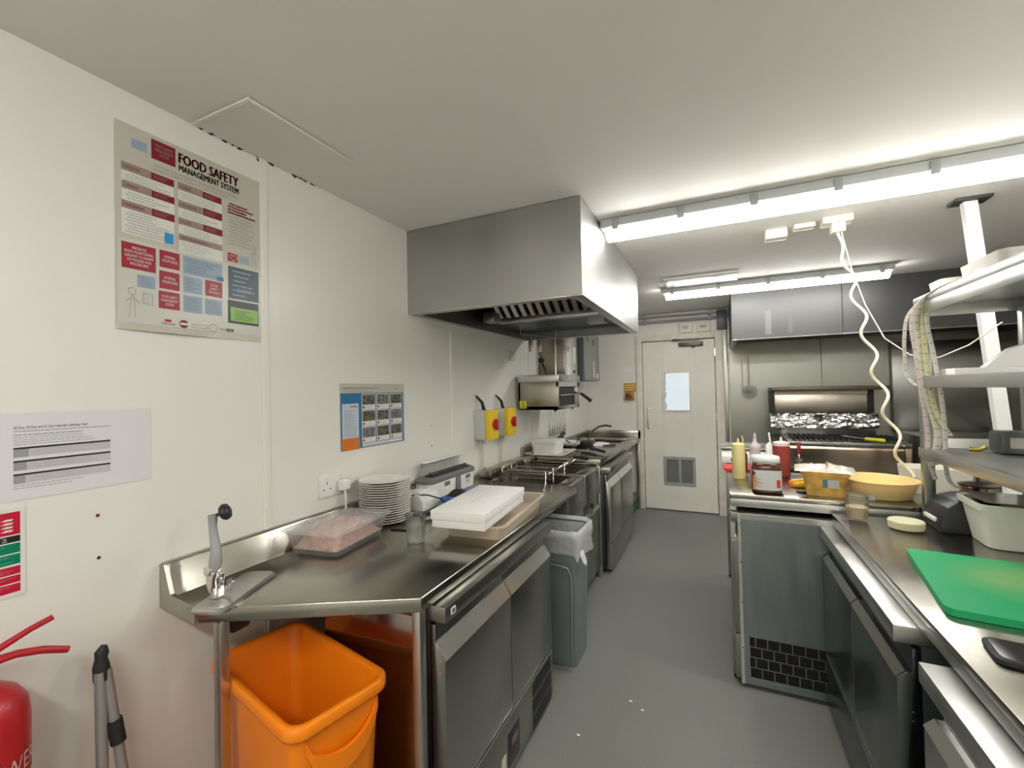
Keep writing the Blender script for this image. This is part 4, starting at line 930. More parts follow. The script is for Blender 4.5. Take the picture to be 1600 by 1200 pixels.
b.text('POWER', lb_, cyl(.083), -.35, 1.15, .697, .732)
b.build('label_band', fe, smooth=60, recalc=False)
b = MB(); b.box(XW, EX-.05, EY-.03, EY+.03, .60, .75, black_p, .004); b.build('wall_bracket', fe)
sp_ = empty('folding_stand', (-1.45, .60, 0), 'grey folded stand with black cap leaning on the wall by the extinguisher', 'stand')
alu = mat('grey_aluminium', (.36, .37, .37), .42, .5)
b = MB(); b.tube([(-1.475, .594, .79), (-1.43, .585, 0.01)], [.013, .013], alu, 12); b.build('left_tube', sp_)
b = MB(); b.tube([(-1.475, .606, .79), (-1.40, .672, 0.01)], [.012, .012], alu, 12); b.build('right_tube', sp_)
b = MB(); b.tube([(-1.478, .598, .765), (-1.480, .598, .80), (-1.483, .599, .82), (-1.484, .601, .835), (-1.484, .606, .85)], [.017, .018, .013, .015, .007], black_g, 14); b.build('cap', sp_)
b = MB(); b.tube([(-1.4620, .617, .655), (-1.4555, .623, .595)], .017, black_g, 12); b.build('clamp_band', sp_)

# ================================================================ RIGHT: COUNTERS
ic = empty('island_counter', (.9, 3.2, 0), 'higher stainless counter with the sauce bottles, beyond the right counter', 'counter')
b = MB(); b.prism([(.045, 2.52), (1.75, 2.52), (1.75, 3.17), (.35, 3.17), (.35, 3.93), (.045, 3.93)], 'z', .925, .95, steel, .004); b.prism([(.05, 2.526), (1.74, 2.526), (1.74, 3.16), (.34, 3.16), (.34, 3.92), (.05, 3.92)], 'z', .885, .9245, steel_b, .002); b.build('top', ic)
for x, y in ((.062, 2.56), (.068, 3.88), (1.7, 2.56), (1.7, 3.12), (.325, 3.88), (.80, 3.12)):
    b = MB(); b.box(x-.017, x+.017, y-.017, y+.017, .02, .885, steel_dk, .003); b.lathe([(.014, 0), (.018, .02)], black_g, (x, y, 0), 10); b.build('leg', ic)
rc = empty('right_counter', (.85, 1.4, 0), 'stainless counter on the right holding the green board', 'counter')
b = MB(); b.box(.47, 1.35, .25, 2.484, .878, .90, steel, .004); b.box(.474, 1.345, .255, 2.48, .845, .879, steel_b, .002); b.build('top', rc)
for x, y in ((1.31, .3), (1.31, 2.45), (.52, .3)):
    b = MB(); b.box(x-.017, x+.017, y-.017, y+.017, 0, .845, steel_b, .003); b.build('leg', rc)

def lathe_thing(name, x, y, z, parts, label, cat, group=None, n=28):
    e = empty(name, (x, y, z), label, cat, group)
    for nm, prof, m in parts:
        b = MB(); b.lathe(prof, m, (x, y, z), n); b.build(nm, e, smooth=50)
    return e
may = mat('mayonnaise_bottle', (.72, .62, .28), .35, sss=.1); may2 = mat('yellow_cap', (.78, .64, .26), .4)
def bottle(x, y, r_, h_, body, cap, label, cut=True):
    e = empty('sauce_bottle', (x, y, .951), label, 'squeeze bottle')
    b = MB(); b.lathe([(r_*.9, 0), (r_, .006), (r_*.98, h_*.5), (r_, h_*.78)], body, (x, y, .951), 28); b.build('bottle', e, smooth=50)
    b = MB(); b.lathe([(r_*.96, h_*.78), (r_*.96, h_*.86), (r_*.6, h_*.885), (r_*.18, h_*.9), (r_*.12, h_)], cap, (x, y, .951), 24); b.build('nozzle_cap', e, smooth=40)
    if cut:
        b = MB(); b.tube([(x+r_*.55, y, .951+h_*.86), (x+r_*.75, y, .951+h_*.95), (x+r_*.62, y, .951+h_*1.07)], .003, cap); b.build('cap_tether', e, smooth=80)
    return e
bottle(.108, 2.95, .036, .235, may, may2, 'tall yellow squeeze bottle at the left end of the island counter')
clearb = mat('clear_squeeze', (.78, .72, .74), .2, trans=.6, ior=1.15)
cb_ = empty('spray_bottle', (.193, 3.09, .951), 'translucent bottle with pale dregs between the yellow bottle and brown jar', 'bottle')
b = MB(); b.lathe([(.028, 0), (.032, .01), (.032, .12), (.03, .15), (.034, .165), (.03, .185), (.012, .20), (.010, .225), (.008, .25), (.004, .258)], clearb, (.205, 3.09, .951), 24); b.build('bottle', cb_, smooth=60)
b = MB(); b.lathe([(.027, .003), (.0305, .01), (.0305, .055)], mat('pink_dregs', (.66, .45, .34), .5), (.205, 3.09, .951), 24); b.build('dregs', cb_)
redsauce = mat('red_sauce', (.30, .045, .035), .3)
bottle(.345, 3.10, .046, .235, redsauce, mat('pale_pink_cap', (.72, .58, .55), .4), 'red sauce squeeze bottle behind the brown jar', False)
b = MB(); b.tube([(.292, 3.22, .951), (.292, 3.22, 1.12), (.30, 3.22, 1.14)], [.022, .02, .006], white_p); b.tube([(.30, 3.22, 1.14), (.293, 3.22, 1.20)], .006, white_p); T(b.build('white_bottle', smooth=60), 'thin white bottle half hidden behind the red sauce bottle', 'bottle')
# chocolate spread jar
jx, jy = .222, 2.625
jar = empty('spread_jar', (jx, jy, .951), 'large brown spread jar with white lid and splash label', 'jar')
def sq(r_, z, p_=3.2, n=40):
    L = []
    for k in range(n):
        a = 2*PI*k/n; c, s_ = math.cos(a), math.sin(a); q = (abs(c)**p_+abs(s_)**p_)**(-1/p_); L.append((jx+r_*q*c, jy+r_*.9*q*s_, .951+z))
    return L
choc = mat('hazelnut_spread', (.07, .016, .006), .12, coat=.6)
b = MB(); b.loft([sq(.062, 0), sq(.069, .006), sq(.070, .02), sq(.069, .10), sq(.068, .128), sq(.064, .145), sq(.056, .152)], choc); b.build('jar', jar, smooth=50)
b = MB(); b.lathe([(.060, .150), (.063, .154), (.063, .178), (.058, .184), (.02, .186)], white_p, (jx, jy, .951), 40, sy=.92); b.build('lid', jar, smooth=40)
def jl(u, v, g=.0012):
    p_ = 3.2; c, s_ = math.cos(u), math.sin(u); q = (abs(c)**p_+abs(s_)**p_)**(-1/p_); r_ = .0700+g
    return (jx+r_*q*c, jy+r_*.9*q*s_, .951+v)
b = MB(); la0, la1 = -PI/2-.95, -PI/2+.95; lw = mat('label_white', (.66, .68, .66), .4)
n_ = 30
for k in range(n_):
    a0 = la0+(la1-la0)*k/n_; a1 = la0+(la1-la0)*(k+1)/n_
    b.quad([jl(a0, .018), jl(a1, .018), jl(a1, .118), jl(a0, .118)], lw)
def patch(pts_, m, g):
    b.bm.faces.ensure_lookup_table(); f_ = b.quad([jl(a, v, g) for a, v in pts_], m)
op = mat('label_orange', (.62, .22, .03), .4)
for (v0, ln) in ((.022, .36), (.032, .62), (.042, .42), (.052, .70), (.062, .38), (.072, .55), (.082, .30)):
    for s_ in range(6):
        a0 = la0+ln*s_/6; a1 = la0+ln*(s_+1)/6; h0 = .0095*(1-s_/6*.85)
        patch([(a0, v0), (a1, v0+.001), (a1, v0+h0*.85), (a0, v0+h0)], op, .0018)
for s_ in range(3):
    a0 = la0+.085*s_; patch([(a0, .085+.004*s_), (a0+.085, .088+.004*s_), (a0+.085, .112-.004*s_), (a0, .115-.003*s_)], mat('label_brown', (.22, .02, .02), .4), .0022)
for s_ in range(3):
    a0 = la1-.42+.08*s_; patch([(a0, .032), (a0+.08, .032), (a0+.08, .072), (a0, .072)], mat('label_red', (.72, .07, .04), .4), .002)
b.build('label', jar, smooth=60, recalc=False)

# amber tub with sticker
tb = empty('sauce_tub', (.475, 2.66, .951), 'amber plastic tub with film, spoon and blue-white sticker', 'tub')
amb = mat('amber_plastic', (.72, .42, .10), .3, var=.45, scale=18, sss=.1)
TR = math.radians(-8)
b = MB(); b.loft([rr(.478, 2.66, .075, .070, .02, .951, 4, TR), rr(.478, 2.66, .092, .083, .022, 1.050, 4, TR), rr(.478, 2.66, .100, .090, .025, 1.053, 4, TR), rr(.478, 2.66, .102, .092, .025, 1.080, 4, TR), rr(.478, 2.66, .098, .088, .022, 1.080, 4, TR), rr(.478, 2.66, .088, .080, .02, 1.06, 4, TR)], amb); b.build('tub', tb)
b = MB(); blob(b, .478, 2.66, .125, .11, 1.074, 1.090, mat('loose_film', (.80, .76, .62), .15, trans=.35, bump=.5, scale=25), TR, .005, 41, 20); b.build('film_cover', tb, smooth=180)
b = MB(); b.tube([(.48, 2.60, 1.065), (.478, 2.59, 1.12)], .006, chrome); b.tube([(.478, 2.59, 1.12), (.52, 2.64, 1.10), (.55, 2.66, 1.095)], .003, chrome); b.build('spoon_handle', tb, smooth=80)
b = MB(); R_ = Matrix.Rotation(TR, 3, 'Z')
def tf(u, v): 
    yy = -.0700-(v/.099)*.013-.0015
    return tuple(R_ @ Vector((u, yy, v))+Vector((.478, 2.66, .951)))
b.quad([tf(-.010, .045), tf(.010, .045), tf(.010, .085), tf(-.010, .085)], mat('sticker_blue', (.10, .27, .36), .4)); b.quad([tf(.010, .045), tf(.055, .045), tf(.055, .085), tf(.010, .085)], lw)
for k in range(4):
    q = [tf(.014, .051+k*.009), tf(.051, .051+k*.009), tf(.051, .0518+k*.009), tf(.014, .0518+k*.009)]; b.quad([(x, y-.0006, z) for x, y, z in q], ink['grey'])
b.build('sticker', tb, smooth=0, recalc=False)
# cream bowl of batter
bo = empty('batter_bowl', (.70, 2.73, .951), 'wide cream plastic bowl of yellow batter beside the rack post', 'bowl')
crm = mat('cream_bowl', (.80, .60, .28), .3, var=.12, scale=7, sss=.15)
BXc, BYc = .705, 2.70
b = MB(); b.lathe([(.112, 0), (.122, .004), (.143, .062), (.151, .080), (.157, .084), (.151, .087), (.138, .063), (.117, .010)], crm, (BXc, BYc, .951), 44, caps=False); b.build('bowl', bo, smooth=50)
b = MB(); b.lathe([(.112, .010), (.132, .052), (.05, .053), (.01, .054)], mat('yellow_batter', (.80, .52, .14), .35, var=.15, scale=9), (BXc, BYc, .951), 36); b.build('batter', bo, smooth=50)
# yellow glove and black spoon
yg = mat('yellow_rubber', (.90, .55, .02), .45); yo = mat('orange_tip', (.90, .28, .02), .45)
b = MB(); b.tube([(.36, 2.80, .972), (.44, 2.82, .974), (.55, 2.86, .975), (.60, 2.87, .972)], [.018, .022, .024, .018], yg, 10); b.tube([(.36, 2.80, .972), (.345, 2.795, .970)], [.018, .010], yo, 10); b.tube([(.37, 2.77, .966), (.44, 2.79, .97)], [.013, .018], yg, 10); b.tube([(.355, 2.765, .965), (.37, 2.77, .966)], [.008, .013], yo, 10)
b.tube([(.52, 2.86, .972), (.66, 2.95, .972), (.72, 2.97, .965)], [.022, .026, .02], yg, 10)
T(b.build('rubber_glove', smooth=80), 'yellow rubber glove with orange fingertips behind the amber tub', 'glove')
b = MB(); b.lathe([(.004, .004), (.022, .002), (.026, .006), (.02, .008)], black_p, (.385, 2.66, .951), 20, sx=1.4, sy=.9, rot=Matrix.Rotation(-.8, 3, 'Z')); b.tube([(.40, 2.64, .957), (.43, 2.61, .957)], .004, black_p); T(b.build('serving_spoon', smooth=60), 'black spoon lying left of the amber tub', 'spoon')
b = MB(); b.loft([rr(.60, 2.62, .06, .045, .01, .951, 3, .2), rr(.60, 2.62, .065, .05, .012, .975, 3, .2)], mat('pale_pack', (.70, .68, .58), .4)); T(b.build('butter_pack'), 'pale flat pack between the amber tub and the cream bowl', 'pack')
# red board + scale
o = one(lambda b: b.loft([rr(.16, 3.28, .13, .10, .02, z, 4, .05) for z in (.951, .966)], red_bd), 'chopping_board'); T(o, 'small red chopping board behind the yellow bottle', 'chopping board')
sc = empty('weighing_scale', (.12, 3.68, .951), 'white weighing scale with steel platform at the far end of the island counter', 'scale')
b = MB(); b.prism([(3.50, .951), (3.86, .951), (3.86, 1.03), (3.56, 1.03), (3.50, 1.0)], 'x', .02, .34, white_p, .006); b.build('casing', sc)
b = MB(); b.box(.01, .36, 3.55, 3.88, 1.045, 1.058, steel_lip, .003); b.box(.1, .26, 3.62, 3.8, 1.028, 1.046, steel_dk); b.build('platform', sc)
b = MB(); b.box(.08, .15, 3.498, 3.502, .965, .985, ink['black']); b.build('display', sc)
b = MB(); b.lathe([(.015, 0), (.018, .1), (.008, .12)], mat('brown_glass', (.16, .05, .02), .2), (.148, 3.10, .967), 14); T(b.build('brown_bottle', smooth=50), 'small brown bottle between the yellow and clear bottles', 'bottle')

# right counter items
def board(b):
    c, s_ = math.cos(math.radians(-8)), math.sin(math.radians(-8)); 
    b.loft([rr(.855, 1.70, .305, .248, .025, z, 5, math.radians(-8)) for z in (.901, .904, .918, .920)], green)
gbd = one(board, 'chopping_board', smooth=40); T(gbd, 'large green chopping board on the right counter', 'chopping board')
t = green.node_tree; p = t.nodes['Principled BSDF']; src = p.inputs['Base Color'].links[0].from_socket
tc = t.nodes.new('ShaderNodeTexCoord'); n = t.nodes.new('ShaderNodeTexNoise'); n.inputs['Scale'].default_value = 9; n.inputs['Detail'].default_value = 8
vd = t.nodes.new('ShaderNodeVectorMath'); vd.operation = 'DISTANCE'; vd.inputs[1].default_value = (.80, 1.76, .92); t.links.new(tc.outputs['Object'], vd.inputs[0]); t.links.new(tc.outputs['Object'], n.inputs['Vector'])
m1 = t.nodes.new('ShaderNodeMapRange'); m1.inputs['From Min'].default_value = .02; m1.inputs['From Max'].default_value = .20; m1.inputs['To Min'].default_value = .9; m1.inputs['To Max'].default_value = 0; t.links.new(vd.outputs['Value'], m1.inputs[0])
m2 = t.nodes.new('ShaderNodeMath'); m2.operation = 'MULTIPLY'; t.links.new(m1.outputs[0], m2.inputs[0]); t.links.new(n.outputs['Fac'], m2.inputs[1])
mx = t.nodes.new('ShaderNodeMix'); mx.data_type = 'RGBA'; t.links.new(m2.outputs[0], mx.inputs[0]); t.links.new(src, mx.inputs[6]); mx.inputs[7].default_value = (.42, .48, .16, 1); t.links.new(mx.outputs[2], p.inputs['Base Color'])

ph = empty('mobile_phone', (.62, 1.33, .90), 'black mobile phone in a case lying on the right counter', 'phone')
PR = math.radians(-8)
b = MB(); b.loft([rr(.615, 1.315, .085, .052, .02, .901, 5, PR), rr(.615, 1.315, .088, .055, .022, .905, 5, PR), rr(.615, 1.315, .088, .055, .022, .912, 5, PR), rr(.615, 1.315, .084, .051, .02, .915, 5, PR)], black_g); b.build('case', ph)
b = MB(); b.loft([rr(.615, 1.315, .078, .045, .015, z, 5, PR) for z in (.914, .9155)], mat('dark_glass', (.02, .02, .025), .08, coat=1)); b.build('screen', ph)

wt3 = empty('plastic_tub', (1.0, 2.2, .90), 'large white plastic tub with a green print on the right counter', 'tub')
TA = math.radians(-4)
b = MB(); b.loft([rr(1.01, 2.22, .135, .085, .03, .901, 5, TA), rr(1.01, 2.22, .158, .105, .035, 1.035, 5, TA), rr(1.01, 2.22, .168, .115, .038, 1.037, 5, TA), rr(1.01, 2.22, .170, .117, .038, 1.058, 5, TA), rr(1.01, 2.22, .165, .112, .035, 1.060, 5, TA), rr(1.01, 2.22, .152, .10, .03, 1.056, 5, TA), rr(1.01, 2.22, .13, .08, .03, .906, 5, TA)], mat('ivory_tub', (.74, .73, .64), .4, sss=.1)); b.build('tub', wt3)
b = MB(); b.loft([rr(1.03, 2.24, .155, .10, .03, z, 5, TA) for z in (1.061, 1.064)], mat('clear_lid', (.62, .55, .50), .15, trans=.5)); b.build('loose_lid', wt3)
b = MB(); gp = mat('green_print', (.03, .30, .20), .5)
def tv(u, v): return tuple(Matrix.Rotation(TA, 3, 'Z') @ Vector((u, -.085-(v/.134)*.020-.0012, v))+Vector((1.01, 2.22, .901)))
for (u, v, du, dv) in ((-.02, .06, .012, .035), (-.008, .075, .014, .015), (-.018, .03, .016, .006), (-.018, .04, .016, .012)): b.quad([tv(u, v), tv(u+du, v), tv(u+du, v+dv), tv(u, v+dv)], gp)
b.build('green_print', wt3, smooth=0, recalc=False)

bkx = empty('tape_dispenser', (.88, 2.39, .90), 'black plastic dispenser with curved top at the foot of the rack post', 'dispenser')
def blk(b):
    pr = [(.795, .901), (.79, .925), (.797, .965), (.815, 1.0), (.845, 1.025), (.885, 1.038), (.93, 1.040), (.965, 1.032), (.975, 1.01), (.975, .901)]
    b.prism(pr, 'y', 2.30, 2.47, black_p, .003)
one(blk, 'casing', bkx, smooth=50)
b = MB(); b.box(.785, .80, 2.34, 2.44, .935, .950, white_p, .001); b.build('paper_slot', bkx)
lem = empty('round_dish', (.69, 2.31, .90), 'squat round pale yellow block on the right counter below the bowl', 'dish')
b = MB(); b.lathe([(.052, 0), (.058, .003), (.060, .030), (.057, .034), (.02, .035)], mat('pale_yellow_wax', (.66, .64, .42), .5, sss=.2), (.692, 2.325, .901), 36); b.build('block', lem, smooth=40)
gl = empty('glass_tumbler', (.545, 2.385, .90), 'glass tumbler with beige sauce on the corner of the right counter', 'glass')
gx, gy = .547, 2.400
b = MB(); b.lathe([(.030, 0), (.036, .003), (.041, .04), (.043, .085), (.0425, .108), (.041, .109), (.040, .085), (.038, .04), (.033, .010), (.01, .009)], glass, (gx, gy, .901), 40); b.build('glass', gl, smooth=60)
b = MB(); b.lathe([(.033, .0105), (.0378, .040), (.0392, .058), (.02, .058)], mat('beige_sauce', (.50, .40, .26), .35), (gx, gy, .901), 36); b.build('sauce', gl, smooth=50)

# ================================================================ RACK
rk = empty('overshelf_rack', (.97, 1.7, .90), 'stainless three-tier gantry rack standing over the right counter', 'rack')
sx0, sx1, sy0, sy1 = .80, 1.16, .45, 2.50
rsteel = mat('rack_steel', (.40, .41, .40), .35, 1, rvar=.05)
for (x, y) in ((sx0, sy1-.036), (sx1-.04, sy1-.036), (sx0, sy0), (sx1-.04, sy0)):
    b = MB(); b.box(x, x+.038, y, y+.036, .901, 1.80, rsteel, .003); b.build('post', rk)
for z0, z1, lip in ((1.172, 1.215, 0), (1.478, 1.525, 0), (1.785, 1.835, .03)):
    b = MB(); b.box(sx0-.004, sx1+.004, sy0-.004, sy1+.004, z1-.004, z1, steel_b, .001)
    b.box(sx0-.005, sx0+.001, sy0-.004, sy1+.004, z0, z1+lip*.0, steel_b, .001); b.box(sx1-.001, sx1+.005, sy0-.004, sy1+.004, z0, z1, steel_b, .001); b.box(sx0, sx1, sy1, sy1+.006, z0, z1, steel_b, .001); b.box(sx0, sx1, sy0-.006, sy0, z0, z1, steel_b, .001)
    if lip: b.box(sx0-.006, sx0+.0, sy0, sy1, z1-.002, z1+.028, rsteel, .001)
    b.build('shelf', rk)
# ticket strips
def strip(pts_, wd, m, lb):
    b = MB(); P_ = [Vector(q) for q in pts_]; out = []
    # resample
    R = []
    for i in range(len(P_)-1):
        for k in range(8):
            t_ = k/8; p0 = P_[max(i-1, 0)]; p1 = P_[i]; p2 = P_[i+1]; p3 = P_[min(i+2, len(P_)-1)]
            R.append(.5*((2*p1)+(p2-p0)*t_+(2*p0-5*p1+4*p2-p3)*t_*t_+(3*p1-p0-3*p2+p3)*t_**3))
    R.append(P_[-1])
    side = Vector((.92, .38, 0))*1.3
    v0 = [b.bm.verts.new(p_-side*wd/2) for p_ in R]; v1 = [b.bm.verts.new(p_+side*wd/2) for p_ in R]
    v2 = [b.bm.verts.new(p_+side*wd/2+Vector((.0, .0008, 0))) for p_ in R]; v3 = [b.bm.verts.new(p_-side*wd/2+Vector((.0, .0008, 0))) for p_ in R]
    fs = []
    for i in range(len(R)-1):
        for A, B in ((v0, v1), (v1, v2), (v2, v3), (v3, v0)): fs.append(b.bm.faces.new((A[i], A[i+1], B[i+1], B[i])))
    fs.append(b.bm.faces.new((v0[0], v1[0], v2[0], v3[0]))); fs.append(b.bm.faces.new((v3[-1], v2[-1], v1[-1], v0[-1])))
    b._faces(fs, m)
    acc = 0
    for i in range(1, len(R)):
        acc += (R[i]-R[i-1]).length
        if acc > .026:
            acc = 0; d = (R[i]-R[i-1]).normalized()
            for q0, q1, th in ((-.48, .48, .0016), (-.1, .15, .0045)):
                a = R[i]+side*wd*q0-Vector((0, .0012, 0)); c_ = R[i]+side*wd*q1-Vector((0, .0012, 0))
                b.quad([a, c_, c_+d*th, a+d*th], ink['grey'])
    T(b.build('ticket_strip', smooth=70, recalc=False), lb, 'label strip', None)
s_w = mat('ticket_paper', (.84, .81, .74), .6); s_p = mat('pink_ticket_paper', (.82, .70, .68), .6); s_y = mat('yellow_ticket_paper', (.84, .82, .48), .6)
tp0 = (.84, 2.40, 1.86)
strip([(.87, 2.30, 1.875), (.80, 2.38, 1.85), (.755, 2.43, 1.79), (.742, 2.44, 1.70), (.741, 2.44, 1.60), (.745, 2.44, 1.53), (.775, 2.44, 1.487)], .013, s_w, 'leftmost white ticket strip curling under the middle shelf')
strip([(.87, 2.28, 1.875), (.80, 2.36, 1.855), (.765, 2.425, 1.77), (.775, 2.43, 1.62), (.79, 2.43, 1.45), (.805, 2.43, 1.30), (.805, 2.43, 1.18), (.825, 2.43, 1.09)], .016, s_p, 'long pinkish ticket strip hanging down past the lowest shelf')
strip([(.87, 2.26, 1.875), (.81, 2.36, 1.855), (.778, 2.42, 1.77), (.792, 2.425, 1.64), (.80, 2.425, 1.50), (.82, 2.425, 1.38), (.838, 2.425, 1.28), (.825, 2.425, 1.19), (.820, 2.425, 1.15)], .028, s_w, 'widest ticket strip in the middle of the bundle')
strip([(.88, 2.24, 1.875), (.815, 2.36, 1.855), (.80, 2.415, 1.78), (.803, 2.42, 1.62), (.815, 2.42, 1.47), (.835, 2.42, 1.36), (.875, 2.42, 1.275)], .018, s_y, 'yellowish ticket strip with its end kicking out to the right')
strip([(.88, 2.22, 1.875), (.83, 2.35, 1.855), (.808, 2.41, 1.78), (.825, 2.41, 1.62), (.845, 2.41, 1.45), (.853, 2.41, 1.30), (.853, 2.41, 1.15), (.862, 2.41, 1.09), (.89, 2.41, 1.06)], .016, s_w, 'rightmost white ticket strip with dark marks')
strip([(.80, 2.44, 1.845), (.805, 2.25, 1.866), (.82, 2.05, 1.866), (.85, 1.86, 1.866), (.88, 1.75, 1.87)], .022, s_y, 'yellow label strip lying along the top shelf edge')
# top shelf items
ztp = 1.836
def tray_(name, x0, x1, y0, y1, z0, z1, m, lb, cat='container'):
    b = MB(); cx, cy = (x0+x1)/2, (y0+y1)/2; hx, hy = (x1-x0)/2, (y1-y0)/2; r_ = min(.03, hx*.5, hy*.5)
    b.loft([rr(cx, cy, hx-.01, hy-.01, r_, z0, 4), rr(cx, cy, hx, hy, r_, z1, 4), rr(cx, cy, hx-.004, hy-.004, r_, z1, 4), rr(cx, cy, hx-.014, hy-.014, r_, z0+.004, 4)], m)
    T(b.build(name), lb, cat)
tray_('container', .83, 1.02, 2.33, 2.47, ztp, 1.915, mat('pale_green_plastic', (.60, .66, .62), .35), 'pale container at the far end of the top shelf')
tray_('container', .86, 1.10, 1.99, 2.28, ztp, 1.935, mat('grey_container', (.42, .40, .40), .4), 'grey container in the middle of the top shelf')
b = MB(); b.lathe([(.05, 0), (.05, .055), (.03, .06)], white_p, (.90, 2.12, 1.84), 28); T(b.build('white_pot'), 'white pot inside the grey container on the top shelf', 'pot')
b = MB(); b.lathe([(.075, 0), (.08, .004), (.08, .085), (.074, .088)], cream_p, (.93, 1.80, 1.84), 36); T(b.build('round_tub'), 'cream round tub at the near end of the top shelf', 'tub')
b = MB(); blob(b, 1.0, 1.62, .10, .10, 1.93, 1.975, film, 0, .01, 51, 14); b.box(.93, 1.09, 1.54, 1.68, 1.837, 1.93, mat('lilac_plastic', (.70, .70, .76), .4), .01); T(b.build('wrapped_pack', smooth=60), 'film wrapped pale pack at the right edge of the top shelf', 'pack')
# middle shelf
e = empty('white_scoop', (.95, 2.3, 1.526), 'white plastic scoop and block on the middle shelf', 'scoop')
b = MB(); b.box(.86, 1.08, 2.33, 2.45, 1.526, 1.552, white_p, .004); b.build('block', e)
b = MB(); b.prism([(.97, 1.553), (1.09, 1.553), (1.09, 1.64), (1.05, 1.625), (1.0, 1.58)], 'y', 2.38, 2.43, white_p, .003); b.build('blade', e)
# lowest shelf
e = empty('power_box', (1.05, 2.36, 1.216), 'dark grey box with a pale label on the lowest shelf', 'electrical box')
bx('casing', e, (.985, 1.11, 2.32, 2.42, 1.216, 1.302), mat('dark_green_grey', (.09, .10, .09), .4, .4), .012)
bx('label', e, (1.008, 1.085, 2.318, 2.3205, 1.24, 1.28), mat('dull_label', (.42, .40, .34), .5), 0)
b = MB(); b.tube([(.93, 2.42, 1.223), (.96, 2.41, 1.223), (.975, 2.40, 1.235)], .008, mat('brass_yellow', (.55, .45, .10), .3, .6)); T(b.build('brass_clip', smooth=80), 'small yellow clip beside the dark box on the lowest shelf', 'clip')
tray_('container', .90, 1.12, 1.62, 1.80, 1.216, 1.27, white_p, 'white container on the lowest shelf at the right edge')

# leaning white posts behind the rack
b = MB(); P0 = Vector((1.155, 2.93, ZC-.001)); P1 = Vector((1.275, 2.93, .951))
sd = Vector((.026, 0, 0)); dp = Vector((0, .02, 0))
b.loft([[P0-sd-dp, P0+sd-dp, P0+sd+dp, P0-sd+dp], [P1-sd-dp, P1+sd-dp, P1+sd+dp, P1-sd+dp]], white_post); po = b.build('white_post', smooth=0); T(po, 'white painted post running from ceiling to counter behind the rack', 'post')
b = MB(); b.box(1.09, 1.23, 2.88, 2.98, ZC-.015, ZC-.001, mat('dark_bracket', (.05, .05, .05), .5), .003); b.build('ceiling_bracket', po)

# behind rack on island
tray_('storage_tub', .85, 1.10, 2.80, 2.98, .951, 1.075, mat('ivory_tub2', (.76, .74, .66), .4), 'tall ivory tub on the island counter behind the rack post', 'tub')
pt = empty('sauce_pan', (1.05, 2.66, .951), 'small dark steel pot with lid on the island counter behind the rack', 'pot')
b = MB(); b.lathe([(.055, 0), (.06, .004), (.062, .075), (.066, .078), (.064, .080)], mat('pot_steel', (.40, .32, .26), .2, 1), (1.055, 2.68, .951), 28); b.build('pot', pt)
b = MB(); b.lathe([(.067, .080), (.067, .085), (.04, .092), (.006, .094), (.006, .115)], mat('pot_lid', (.10, .09, .08), .3, 1), (1.055, 2.68, .951), 28); b.build('lid', pt)

# ================================================================ RIGHT HOOD + COOKER
h2 = empty('extractor_hood', (1.2, 5.15, 1.93), 'wide stainless extractor hood on the back wall over the cooker', 'extractor hood')
hx0, hx1, hy0, hy1, hz = .145, 2.30, 4.65, YB-.014, 1.935
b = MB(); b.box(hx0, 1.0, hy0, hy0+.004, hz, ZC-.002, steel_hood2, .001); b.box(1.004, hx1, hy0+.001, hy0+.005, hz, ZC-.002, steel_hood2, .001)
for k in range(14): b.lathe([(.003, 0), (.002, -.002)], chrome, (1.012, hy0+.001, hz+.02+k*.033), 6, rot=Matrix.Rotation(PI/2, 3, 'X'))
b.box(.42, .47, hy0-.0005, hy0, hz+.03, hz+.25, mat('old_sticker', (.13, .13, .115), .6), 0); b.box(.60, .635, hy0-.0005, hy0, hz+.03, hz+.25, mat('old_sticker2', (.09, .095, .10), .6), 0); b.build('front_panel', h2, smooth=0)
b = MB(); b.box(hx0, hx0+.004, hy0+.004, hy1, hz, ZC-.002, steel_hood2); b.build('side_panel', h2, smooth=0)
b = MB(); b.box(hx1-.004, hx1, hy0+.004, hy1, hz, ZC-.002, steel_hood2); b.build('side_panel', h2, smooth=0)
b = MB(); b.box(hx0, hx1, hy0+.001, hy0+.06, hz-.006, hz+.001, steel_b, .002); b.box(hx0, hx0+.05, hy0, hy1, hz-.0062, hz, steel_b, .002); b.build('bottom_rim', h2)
b = MB(); b.quad([(hx0+.05, hy0+.06, hz+.02), (hx1, hy0+.06, hz+.02), (hx1, hy0+.45, hz+.22), (hx0+.05, hy0+.45, hz+.22)], steel_dk); b.quad([(hx0+.05, hy0+.45, hz+.22), (hx1, hy0+.45, hz+.22), (hx1, hy1, hz+.05), (hx0+.05, hy1, hz+.05)], steel_dk); b.build('inner_lining', h2, smooth=0)
